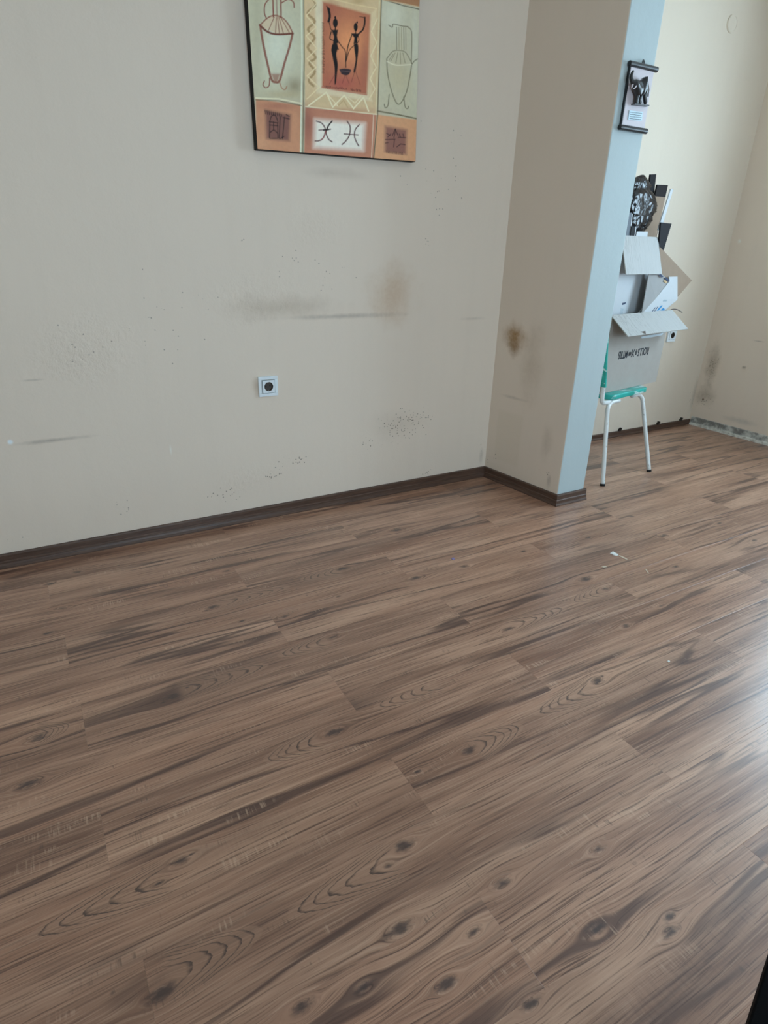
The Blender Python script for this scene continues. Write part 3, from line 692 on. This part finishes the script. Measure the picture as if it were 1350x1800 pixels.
for z in (zt, zb):
    bm = BM(); tube(bm, [(xl-.012, YE-.011, z), (xl-.0105, YE-.011, z), (xr+.014, YE-.011, z), (xr+.0155, YE-.011, z)], [.007, .0098, .0098, .007], 14)
    rod = obj('rod', bm, m_blackwood, hp, smooth=False)
bm = BM(); tube(bm, smooth_path([((xl+xr)/2-.006, YE-.010, zt+.006), ((xl+xr)/2-.002, YE-.008, zt+.020), ((xl+xr)/2+.003, YE-.008, zt+.020), ((xl+xr)/2+.006, YE-.010, zt+.006)]), .0022, 8)
obj('hanger', bm, m_blackwood, hp)
# elephant relief: one skin body
E_ = lambda x, y, d: pe(1070+x/10.6, 80+y/10.6, d)
skel = {'rump': (650, 700, .026, .0155), 'belly': (600, 790, .028, .0165), 'chest': (540, 850, .030, .0150), 'neck': (500, 730, .034, .0125), 'head': (505, 680, .037, .0125),
        't1': (440, 690, .037, .0070), 't2': (415, 600, .037, .0056), 't3': (432, 520, .036, .0045), 't4': (462, 465, .035, .0040),
        'fl1': (540, 930, .030, .0075), 'fl2': (520, 1010, .028, .0062), 'fl3': (515, 1100, .026, .0066), 'gl1': (600, 930, .026, .0070), 'gl2': (575, 1020, .026, .0058), 'gl3': (585, 1105, .026, .0064),
        'hl1': (690, 850, .026, .0085), 'hl2': (670, 960, .026, .0062), 'hl3': (690, 1100, .026, .0066), 'hip': (720, 760, .024, .0105), 'tl1': (738, 850, .022, .0030), 'tl2': (735, 960, .020, .0022)}
edges = [('belly', 'rump'), ('belly', 'chest'), ('chest', 'neck'), ('neck', 'head'), ('head', 't1'), ('t1', 't2'), ('t2', 't3'), ('t3', 't4'), ('chest', 'fl1'), ('fl1', 'fl2'), ('fl2', 'fl3'),
         ('belly', 'gl1'), ('gl1', 'gl2'), ('gl2', 'gl3'), ('rump', 'hip'), ('hip', 'hl1'), ('hl1', 'hl2'), ('hl2', 'hl3'), ('hip', 'tl1'), ('tl1', 'tl2')]
names = ['belly']+[k for k in skel if k != 'belly']
me = bpy.data.meshes.new('elephant')
me.from_pydata([tuple(E_(*skel[k][:3])-hp.location) for k in names], [(names.index(a), names.index(b)) for a, b in edges], [])
el = bpy.data.objects.new('elephant', me); C.objects.link(el); el.parent = hp
sk = el.modifiers.new('skin', 'SKIN'); sk.use_smooth_shade = True
for i, k in enumerate(names): me.skin_vertices[0].data[i].radius = (skel[k][3]*1.25, skel[k][3]*1.25)
me.skin_vertices[0].data[0].use_root = True
ss = el.modifiers.new('sub', 'SUBSURF'); ss.levels = 2; ss.render_levels = 2
me.materials.append(m_bronze); el['label'] = 'dark bronze elephant in relief with raised trunk'
for pts in ([(560, 690), (620, 660), (650, 720), (620, 800), (570, 770)], [(470, 640), (490, 625), (500, 660), (490, 690)]):
    bm = BM(); slab(bm, [E_(a, b, .044) for a, b in pts], (0, .006, 0)); obj('ear', bm, m_bronze, el, bevel=.002)
for pts in ([(450, 720), (430, 770), (415, 800)], [(520, 740), (490, 790), (450, 810)]):
    bm = BM(); tube(bm, [E_(a, b, .044) for a, b in pts], [.0028, .0024, .0010], 8); obj('tusk', bm, m_plaq, el)
bm = BM(); obox(bm, E_(420, 1090, .014), E_(690, 1122, .014)-E_(420, 1090, .014), Vector((0, -.018, 0)), Vector((0, 0, -.004))); obj('dark_foot_bar', bm, m_bronze, hp)  # thin dark bar along the elephant's feet
a, b, c, d = E_(378, 1210, .0125), E_(628, 1240, .0125), E_(608, 1405, .0125), E_(352, 1385, .0125)
pl = obj('name_plate', one(slab, [a, b, c, d], (0, -.0025, 0)), m_plate, hp, label='pale blue plate with four lines of tiny writing')
rg = random.Random(4); bm = BM()
for i in range(4):
    f = .16+i*.225; s = .08
    while s < .9:
        w = rg.uniform(.03, .09); P0 = a.lerp(d, f).lerp(b.lerp(c, f), s); P1 = a.lerp(d, f).lerp(b.lerp(c, f), min(s+w, .93))
        obox(bm, P0+Vector((0, -.0026, 0)), P1-P0, Vector((0, -.0004, 0)), (d-a)*.055); s += w+.025
obj('lettering', bm, m_ink, pl, kind='stuff')

# ------------------------------------------------------------------ chair in the alcove
CA = math.radians(10.0)
tt = Vector((math.cos(CA), math.sin(CA), 0)); nn = Vector((-math.sin(CA), math.cos(CA), 0)); UP = Vector((0, 0, 1))
t = NT('white_chipped_enamel'); co = t.coords(); n1 = t.noise(co, 45, 4, .6)
m_enamel = t.fin(t.mix(t.step(n1, .60, .70, 0, .7), (.66, .68, .67), (.25, .20, .16)), .32, .5)
t = NT('green_paint_worn'); co = t.coords(); n1 = t.noise(t.vmath('MULTIPLY', co, (6, 26, 26)), 1.0, 4, .6); n2 = t.noise(co, 14, 3, .5)
cg = t.mix(t.step(n2, .35, .65), (.010, .30, .25), (.018, .42, .36))
m_green = t.fin(t.mix(t.step(n1, .57, .64, 0, .9), cg, (.62, .74, .74)), .3, .5)
m_rubber = simple('black_rubber', (22, 22, 22), .7, .3)
F1, F2 = onZ(1059, 854, 0), onZ(1141, 829, 0)
SZ = 0.47
S0 = onZ(1073, 705, SZ-.025)                       # near left corner of the seat
ch = thing('kitchen_chair', 'white tube chair with a worn green seat, in the alcove under the boxes', 'chair', ((F1+F2)/2+nn*.17))
SW, SD = .405, .36
rad = .05; pts = []
for (ca, cb, a0) in ((SW-rad, SD-rad, 0), (rad, SD-rad, 90), (rad, rad, 180), (SW-rad, rad, 270)):
    for k in range(7):
        a = math.radians(a0+15*k); pts.append(S0+tt*(ca+rad*math.cos(a))+nn*(cb+rad*math.sin(a)))
obj('seat', one(slab, pts, UP*.028), m_green, ch, bevel=.006)
LT = .0115
def leg(foot, top, inward):
    foot = Vector(foot); top = Vector(top); d = (top-foot)
    path = [foot+d*.0, foot+d*.3, foot+d*.6, foot+d*.88]
    path += [foot+d*.94+inward*.004, top+inward*.016+UP*-.012, top+inward*.045, top+inward*.11]
    bm = BM(); tube(bm, smooth_path(path, 5), LT, 12)
    l = obj('leg', bm, m_enamel, ch, smooth=True)
    dn = d.normalized(); bm = BM(); tube(bm, [foot-UP*0.0+dn*0, foot+dn*.012], .0135, 12); obj('foot_cap', bm, m_rubber, l)
ztop = SZ-.038
def tilted_top(x, y): return onZ(x, y, ztop)
A1 = onZ(1068, 712, ztop-.01); A1.z = ztop
B1 = S0+tt*(SW-.022)+nn*.03; B1.z = ztop
leg(F1, A1, tt); leg(F2, B1, -tt)
leg(F1+nn*.42+tt*-.10, S0+tt*.03+nn*(SD-.03)+UP*(ztop-S0.z), tt); leg(F2+nn*.39-tt*.095, S0+tt*(SW-.07)+nn*(SD-.03)+UP*(ztop-S0.z), -tt)
# backrest uprights: J tubes rising from under the seat at its left side
for off in (.018, SD-.018):
    q = S0+nn*off; q.z = SZ-.036
    path = [q+tt*.09, q+tt*.00, q-tt*.040+UP*.004, q-tt*.056+UP*.028, q-tt*.066+UP*.10, q-tt*.100+UP*.25, q-tt*.138+UP*.40]
    bm = BM(); tube(bm, smooth_path(path, 6), LT, 12); obj('back_upright', bm, m_enamel, ch, smooth=True)
q = S0+nn*.0-tt*.094; q.z = SZ+.055
obj('backrest', one(obox, q+tt*.012-nn*.005, tt*.014-UP*0.0, nn*(SD+.01), UP*.27-tt*.062), m_green, ch, bevel=.004)

# ------------------------------------------------------------------ boxes on the chair
m_card = NT('grey_brown_cardboard'); t = m_card; co = t.coords(); x = t.xyz(co)
flute = t.n('ShaderNodeTexWave', wave_type='BANDS', bands_direction='X'); t.put(flute.inputs['Scale'], 40); t.put(flute.inputs['Distortion'], .6); t.put(flute.inputs['Vector'], co)
nz = t.noise(co, 18, 5, .6)
m_card = t.fin(t.mix(nz, (.34, .31, .275), (.40, .37, .335)), .75, .25)
m_cardin = simple('brown_cardboard', (150, 130, 112), .8, .2, .1, 25)
t = NT('striped_white_cardboard'); x = t.xyz(t.attr('along', 'GEOMETRY')[1])
nb = t.noise(t.comb(t.math('MULTIPLY', x[0], 46), t.math('MULTIPLY', x[1], .4)), 1.0, 3, .65)
fall = t.step(x[0], .75, .05, .25, 1.0)
cw = t.mix(t.math('MULTIPLY', t.step(t.math('ABSOLUTE', t.math('SUBTRACT', nb, .5)), .016, .004), fall), (.44, .44, .43), (.22, .21, .195))
m_strip = t.fin(cw, .6, .3)
m_white = simple('white_carton', (184, 187, 190), .5, .4, .03, 12)
m_tape = simple('clear_tape', (205, 222, 232), .12, .7, .05)
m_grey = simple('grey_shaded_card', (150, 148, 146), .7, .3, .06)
P0 = onZ(1153, 671, SZ+.0045)                      # bottom right front corner of the big box
NB = nn
def onP(x, y, d): return on_plane(x, y, tuple(P0+nn*d), tuple(nn))
BWID, BDEP = .595, .345
HZ = onP(1182, 545.5, 0).z; BHT = HZ-P0.z
bx = thing('cardboard_box', 'large open cardboard box printed upside down, standing on the green seat', 'box', (P0-tt*BWID/2+nn*BDEP/2))
K_ = .005
for nm, o, a, b in (('side_panel', P0, -tt*BWID, nn*K_), ('side_panel', P0+nn*BDEP, -tt*BWID, -nn*K_), ('side_panel', P0+nn*K_, -tt*K_, nn*(BDEP-2*K_)), ('side_panel', P0-tt*BWID+nn*K_, tt*K_, nn*(BDEP-2*K_))):
    obj(nm, one(obox, o, a, b, UP*BHT), m_card, bx)
obj('bottom_panel', one(obox, P0+nn*K_-tt*K_, -tt*(BWID-2*K_), nn*(BDEP-2*K_), UP*K_), m_card, bx)
def flap(name, hinge, along, width, out, mat, parent, thick=.004, taper=0.0):
    """flap quad with flute coordinates stored for its stripes"""
    bm = BM(); th = along.cross(out).normalized()*thick
    if th.z < 0: th = -th
    lay = bm.verts.layers.float_vector.new('along')
    ps = [(hinge, 0, 0), (hinge+along*width, 1, 0), (hinge+along*(width-taper)+out, 1, 1), (hinge+along*taper+out, 0, 1)]
    vs = []
    for dz in (Vector((0, 0, 0)), th):
        for p, a, b in ps:
            v = bm.verts.new(p+dz); v[lay] = Vector((a, b, 0)); vs.append(v)
    for f in BOXF: bm.faces.new([vs[i] for i in f])
    return obj(name, bm, mat, parent)
H0 = P0-tt*BWID+UP*BHT
fo = math.radians(39)
front_flap = flap('front_flap', H0-nn*.001-tt*.022, tt, BWID+.034, (-nn*math.cos(fo)-UP*math.sin(fo))*.145, m_strip, bx)
front_flap['label'] = 'pale ribbed flap folded outward'
flap('back_flap', H0+nn*BDEP, tt, BWID, (nn*.02+UP*.10), m_card, bx)
flap('side_flap', P0+UP*BHT+nn*.15, nn, BDEP*.5, (tt*.035+UP*.016), m_cardin, bx)
obj('tape_strip', one(slab, [onP(1127, 592, -.0015), onP(1138, 589.5, -.0015), onP(1150, 588, -.0015), onP(1166, 585, -.0015), onP(1164, 589, -.0015), onP(1145, 593, -.0015), onP(1128, 595, -.0015)], nn*.001), m_tape, bx)
q = front_flap
m_tab = simple('dark_tab', (96, 84, 76), .7, .3)
fn = (-nn*math.cos(fo)-UP*math.sin(fo))
def on_flap(x, y): 
    nrm = tt.cross(fn); return on_plane(x, y, tuple(H0), tuple(nrm))
lift = tt.cross(fn).normalized(); lift = lift if lift.z > 0 else -lift
obj('torn_notch', one(slab, [on_flap(1125, 584.5)+lift*.0045, on_flap(1133, 583)+lift*.0045, on_flap(1134, 589)+lift*.0045], lift*.001), m_tab, front_flap, label='brown torn spot')
# printing, upside down
def text(body, size, corner, parent, mat, bold=.0003):
    cu = bpy.data.curves.new('lettering', 'FONT'); cu.body = body; cu.size = size; cu.extrude = .0003; cu.offset = bold; cu.align_x = 'LEFT'
    o = bpy.data.objects.new('lettering', cu); C.objects.link(o)
    cu.materials.append(mat)
    dg = bpy.context.evaluated_depsgraph_get(); dg.update()
    me = bpy.data.meshes.new_from_object(o.evaluated_get(dg)); bpy.data.objects.remove(o); bpy.data.curves.remove(cu)
    o = bpy.data.objects.new('lettering', me); C.objects.link(o)
    return o
m_print = simple('black_print', (42, 48, 56), .7, .2)
tl, tr_ = onP(1141, 610, -.001), onP(1088, 624, -.001)      # start of the word (right) and end (left) when read upside down
def place_text(body, start, size, squeeze, parent):
    o = text(body, size, start, parent, m_print)
    M = Matrix.Identity(4)
    X, Y, Z = -tt, -UP, -nn
    for i in range(3): M[i][0] = X[i]*squeeze; M[i][1] = Y[i]; M[i][2] = Z[i]
    base = parent.location
    M.translation = start-base
    o.parent = parent; o.matrix_local = M; return o
tw = (tl-tr_).length; th_ = (onP(1140, 623, 0)-onP(1142.5, 609.5, 0)).length
st_ = onP(1142, 610, -.0012)
sz = th_*1.38
cw_ = tw/15.2
o1 = place_text('ROLLS', st_, sz, .72, bx)
o2 = place_text('9', st_-tt*(tw*.42), sz*.78, .72, bx)
o3 = place_text('X', st_-tt*(tw*.50), sz, .8, bx)
o4 = place_text('100', st_-tt*(tw*.60)-UP*sz*.18, sz*.5, .72, bx)
o5 = place_text('MTRS', st_-tt*(tw*.725), sz, .66, bx)

# white carton standing inside the big box
wc = thing('white_carton', 'tall open white carton standing inside the large cardboard box', 'box', tuple(onP(1120, 540, .14)))
d0 = .075
R0 = onP(1155, 417.5, d0); ztopc = R0.z; zbot = P0.z+.012
R0b = Vector((R0.x, R0.y, zbot)); CWID, CDEP = .36, .22
for o, a, b, m in ((R0b, -tt*CWID, nn*K_, m_white), (R0b+nn*CDEP, -tt*CWID, -nn*K_, m_white), (R0b+nn*K_, -tt*K_, nn*(CDEP-2*K_), m_white), (R0b-tt*CWID+nn*K_, tt*K_, nn*(CDEP-2*K_), m_white)):
    obj('side_panel', one(obox, o, a, b, UP*(ztopc-zbot)), m, wc)
obj('bottom_panel', one(obox, R0b-tt*K_+nn*K_, -tt*(CWID-2*K_), nn*(CDEP-2*K_), UP*K_), m_white, wc)
best = None                                       # fold angle and length of the carton's front flap
for L in np.arange(.08, .34, .01):
    for a in np.radians(np.arange(5, 88, 3)):
        q = R0-nn*(L*math.cos(a))-UP*(L*math.sin(a))
        px = project(q); e = math.hypot(px[0]-1162, px[1]-483)
        if best is None or e < best[0]: best = (e, L, a)
_, FL, FA = best
ff = flap('front_flap', R0-tt*CWID-nn*.001, tt, CWID, -nn*(FL*math.cos(FA))-UP*(FL*math.sin(FA)), m_strip, wc)
ff['label'] = 'white flap folded down over the front'
m_navy = simple('navy_print', (38, 52, 82), .6, .3); m_faint = simple('faint_grey_print', (150, 164, 172), .6, .3); m_blue = simple('blue_print', (44, 128, 180), .6, .3)
for pl in ([(1094, 538), (1096, 538), (1096, 532), (1094.5, 532)], [(1095, 536.5), (1100, 533.5), (1100, 531), (1097, 534)]):
    pass
def mark(parent, pix, d, mat, name='print_mark'): 
    return obj(name, one(slab, [onP(a, b, d) for a, b in pix], -nn*.0008), mat, parent)
mark(wc, [(1093.5, 536), (1098.5, 535), (1100.5, 531), (1097.5, 531.5), (1096.5, 533.5), (1095.5, 531.5), (1094, 533)], d0-.0004, m_navy)
bm = BM()
for i in range(9):
    yv = 541+i*2.0; xv = 1096.3-i*.36
    slab(bm, [onP(xv, yv, d0-.0004), onP(xv-5, yv+.6, d0-.0004), onP(xv-5.1, yv+1.5, d0-.0004), onP(xv-.1, yv+.9, d0-.0004)], -nn*.0006)
obj('lettering', bm, m_faint, wc, kind='stuff')

# tilted small printed carton at the right, its flap open
sc = thing('printed_carton', 'small tilted white carton with blue arcs printed on it, right of the tall carton', 'box', tuple(onP(1160, 535, .10)))
dA = .012
q1, q2, q3, q4 = onP(1128, 552, dA), onP(1152.5, 525, dA), onP(1191, 526.5, dA), onP(1157, 556, dA)
q5 = onP(1124, 570, dA)
obj('front_panel', one(slab, [q1, q2, q3, q4, q5], nn*.004), m_white, sc)
bk = nn*.022
obj('side_panel', one(slab, [q1, onP(1140.5, 482, dA+.014), onP(1163, 481, dA+.022), onP(1177.5, 494, dA+.012), q2], nn*.004), m_grey, sc, label='grey inner side in shade')
obj('side_panel', one(slab, [q3, q3+bk, q4+bk, q4], -tt*.004), m_white, sc)
obj('back_panel', one(slab, [q1+bk, q2+bk, q3+bk, q4+bk, q5+bk], nn*.004), m_white, sc)
obj('top_flap', one(slab, [q2, onP(1177, 494.5, dA+.006), onP(1176, 486.5, dA+.012), onP(1191, 486, dA+.020), q3], nn*.004), m_white, sc, label='white triangular flap')
for pix, m in (([(1154, 546), (1162, 537), (1165, 537), (1157.5, 545.5)], m_blue), ([(1160.5, 545.5), (1166, 541), (1168, 543), (1168, 545.5)], m_blue), ([(1144, 550), (1151.5, 540.5), (1152.5, 540.5), (1145, 550)], m_navy), ([(1148.5, 549), (1156, 539), (1157, 539), (1149.5, 549)], m_navy),
               ([(1165, 530), (1167, 526.8), (1173, 527), (1171, 530)], m_faint)):
    mark(sc, pix, dA-.0004, m)
mark(sc, [(1158, 483.5), (1161, 481.5), (1166, 486), (1163, 488)], dA+.010, m_navy); mark(sc, [(1168, 489), (1171, 487), (1178, 494), (1175, 495.5)], dA+.010, m_navy)
mark(sc, [(1166, 494), (1169, 492), (1173, 496), (1170, 498)], dA+.010, simple('tan_print', (190, 160, 120), .6, .3))

# loose sheet of brown card behind them
tag(obj('cardboard_sheet', one(slab, [onP(1160, 434, .052), onP(1216, 493, .052), onP(1189, 525, .052), onP(1164, 536, .052), onP(1150, 556, .052), onP(1142, 545, .052), onP(1159, 488, .052)], nn*.005), m_cardin), 'grey-brown card sheet with a pointed corner sticking out to the right of the cartons', 'cardboard')
# rolled foil ties by the box edge
bm = BM(); tube(bm, smooth_path([onP(1176, 546, .03), onP(1182, 543.5, .02), onP(1190, 544, .0), onP(1199, 549, -.01)]), .0025, 8)
tag(obj('string_tie', bm, simple('grey_string', (120, 112, 108), .8, .2)), 'short grey twist of string on the box flap by the printed carton', 'string')

# items standing in the white carton
m_bstrip = simple('black_profile', (20, 19, 23), .6, .15, .15)
m_bstrip2 = simple('dark_brown_profile', (32, 27, 28), .6, .15, .15)
def upright(name, pix, d, mat, label, cat, down=.28, thick=.012, lean=0.0, group=None):
    """flat piece whose top two corners and right edge are seen; continues down into the carton"""
    a, b = onP(*pix[0], d), onP(*pix[1], d); c = onP(*pix[2], d); e = onP(*pix[3], d)
    da, db = (e-a), (c-b)
    ka = (a.z-(ztopc-down))/max(1e-3, -da.z); kb = (b.z-(ztopc-down))/max(1e-3, -db.z)
    bm = BM(); slab(bm, [a, b, b+db*kb, a+da*ka], nn*thick)
    return tag(obj(name, bm, mat, bevel=.0015), label, cat, group)
upright('plastic_strip', [(1144, 306.5), (1154, 306), (1149.5, 344), (1139.5, 340)], .205, m_bstrip, 'tallest narrow black strip, standing behind the black bag', 'strip', down=.2, thick=.010)
upright('plastic_strip', [(1156, 324.5), (1174.5, 325.5), (1170, 346), (1151.5, 344)], .192, m_bstrip2, 'wide dark brown strip rising behind the brown card panel', 'strip', down=.2, thick=.010)
upright('plastic_strip', [(1162, 391), (1181, 393), (1166, 443), (1157.5, 439)], .058, m_bstrip, 'lower black strip leaning right beside the white rod', 'strip', down=.10, thick=.009)
upright('card_panel', [(1147, 344.5), (1170, 346.5), (1154, 416), (1131, 416)], .184, m_cardin, 'brown card panel standing upright beside the black bag', 'cardboard', thick=.005, down=.2)
upright('white_rod', [(1179.5, 332), (1184, 332), (1166, 392), (1161, 391)], .068, m_white, 'slim white rod leaning at the right of the bundle', 'rod', thick=.007, down=-.035)
upright('panel_sheet', [(1098, 372), (1111.5, 374), (1107.5, 417), (1094, 417)], .0865, simple('dark_blue_panel', (34, 46, 60), .4, .4), 'dark blue panel with a pale edge beside the wall end', 'panel', thick=.003, down=.1)
upright('panel_sheet', [(1110, 397), (1118.5, 398), (1116, 417), (1108, 417)], .0815, m_bstrip, 'short black panel with a pale edge before the black bag', 'panel', thick=.003, down=.1)
upright('paper_piece', [(1119.5, 407), (1139, 407.5), (1138, 417), (1118, 417)], .0815, m_white, 'white paper edge showing above the carton flap', 'paper', down=.06, thick=.002)
pans = [o for o in C.objects if o.name.startswith('panel_sheet')]        # pale edge beads belong to the two panels
for o, pix, d in ((pans[0], [(1110.3, 376), (1111.8, 376), (1107.9, 417), (1106.4, 417)], .0864), (pans[1], [(1117.3, 398), (1118.6, 398), (1116.2, 417), (1114.9, 417)], .0814)):
    obj('edge_bead', one(slab, [onP(a, b, d) for a, b in pix], -nn*.0008), m_white, o)

# crumpled black bag
t = NT('black_plastic_film'); co = t.coords()
m_bag = t.fin((.008, .009, .012), .20, .5); vz = t.n('ShaderNodeTexVoronoi', feature='DISTANCE_TO_EDGE'); t.put(vz.inputs['Vector'], t.vmath('ADD', co, t.vmath('MULTIPLY', t.comb(t.noise(co, 22, 3), t.noise(co, 25, 3)), (.05, .05, .05)))); t.put(vz.inputs['Scale'], 24); t.bump(t.math('ADD', t.math('MULTIPLY', t.step(vz.outputs[0], 0, .3), .5), t.noise(co, 40, 2, .5, 1.0)), .004, .35)
cb = onP(1119, 362, .137); bm = BM()
bmesh.ops.create_icosphere(bm, subdivisions=5, radius=1.0)
top_px = onP(1125, 306, .137).z-cb.z; half = (onP(1150, 362, .137)-cb).length
for v in bm.verts:
    p = v.co.copy(); zz = p.z
    rr = 1.0 - .45*max(0, zz)**1.6 - .10*max(0, -zz)
    n1 = noise.noise(p*2.4+Vector((3, 1, 7))); n2 = noise.turbulence(p*3.2, 3, True); n3 = abs(noise.noise(Vector((p.x*4.5+p.z*2, p.y*4.5, p.z*3-p.x*2))))+.6*abs(noise.noise(p*8.5))
    s = 1.06+.13*n1+.08*n2-.34*n3
    pinch = 1-.30*math.exp(-((zz-.55)/.10)**2)
    q = tt*(p.x*half*rr*s*pinch)+nn*(max(-.044, min(.044, p.y*.05*rr*s*pinch)))+UP*(zz*top_px*(1+.05*n1))
    if q.z < -.16: q.z = -.16+.1*(q.z+.16)
    v.co = cb+q
tag(obj('plastic_bag', bm, m_bag, smooth=True), 'crumpled shiny black plastic bag stuffed in the top of the white carton', 'bag')

# ------------------------------------------------------------------ litter on the floor
m_paper = simple('white_scrap', (226, 228, 224), .7, .3, .05)
def scrap(name, pix, z, label, cat, hgt=.0008, mat=None):
    bm = BM(); pts = [onZ(a, b, .0006) for a, b in pix]
    vs0 = [bm.verts.new(p) for p in pts]; vs1 = [bm.verts.new(p+UP*(hgt+z*(i % 2))) for i, p in enumerate(pts)]
    n = len(pts); bm.faces.new(vs0[::-1]); bm.faces.new(vs1)
    for k in range(n): bm.faces.new((vs0[k], vs0[(k+1) % n], vs1[(k+1) % n], vs1[k]))
    return tag(obj(name, bm, mat or m_paper), label, cat)
scrap('paper_scrap', [(1072, 973), (1077, 970.5), (1081, 971.5), (1087, 976), (1084, 977.5), (1078, 976)], .003, 'largest white paper scrap on the floor out before the chair', 'scrap')
m_chip = simple('pale_splinter', (205, 190, 170), .7, .3)
scrap('wood_splinter', [(1087, 977), (1089, 976.5), (1101, 981.5), (1104, 984.5), (1100, 983.5)], .001, 'long pale splinter lying beside the white paper scrap', 'splinter', mat=m_chip)
scrap('wood_splinter', [(1057, 996), (1064, 995), (1067, 996.5), (1061, 998)], .001, 'short pale splinter just before the white paper scrap', 'splinter', mat=m_chip)
scrap('wood_splinter', [(1134, 1001), (1136, 1001), (1141, 1008), (1139, 1008)], .001, 'thin pale splinter right of the paper scrap', 'splinter', mat=m_chip)
scrap('paint_flake', [(1173, 1162), (1176, 1161), (1178, 1163), (1175, 1164.5)], .001, 'tiny white flake on the shiny boards', 'flake')
scrap('foil_scrap', [(793, 982), (797, 980.5), (800, 983), (796, 985)], .002, 'tiny violet foil scrap on the boards left of the wing wall', 'scrap', mat=simple('violet_foil', (120, 110, 160), .3, .6))

# ------------------------------------------------------------------ dark side table at the viewer's right hand
TZ = .50
e0, e1 = onZ(1350, 1690, TZ), onZ(1315, 1800, TZ)
du = (e0-e1).normalized(); dn_ = Vector((du.y, -du.x, 0))
m_black = simple('matt_black', (7, 6, 7), .85, .08, .1)
tb = thing('side_table', 'black table of which only the dark edge shows in the bottom corner', 'table', tuple(e1+dn_*.25+Vector((0, 0, -TZ))))
o0 = e0+du*.10
obj('table_top', one(obox, o0, -du*.62, dn_*.5, Vector((0, 0, -.035))), m_black, tb, bevel=.002)
for a in (.03, .55):
    for b in (.03, .43):
        obj('leg', one(obox, o0-du*a+dn_*b+Vector((0, 0, -.0352)), -du*.04, dn_*.04, Vector((0, 0, -(TZ-.0352)))), m_black, tb, bevel=.002)
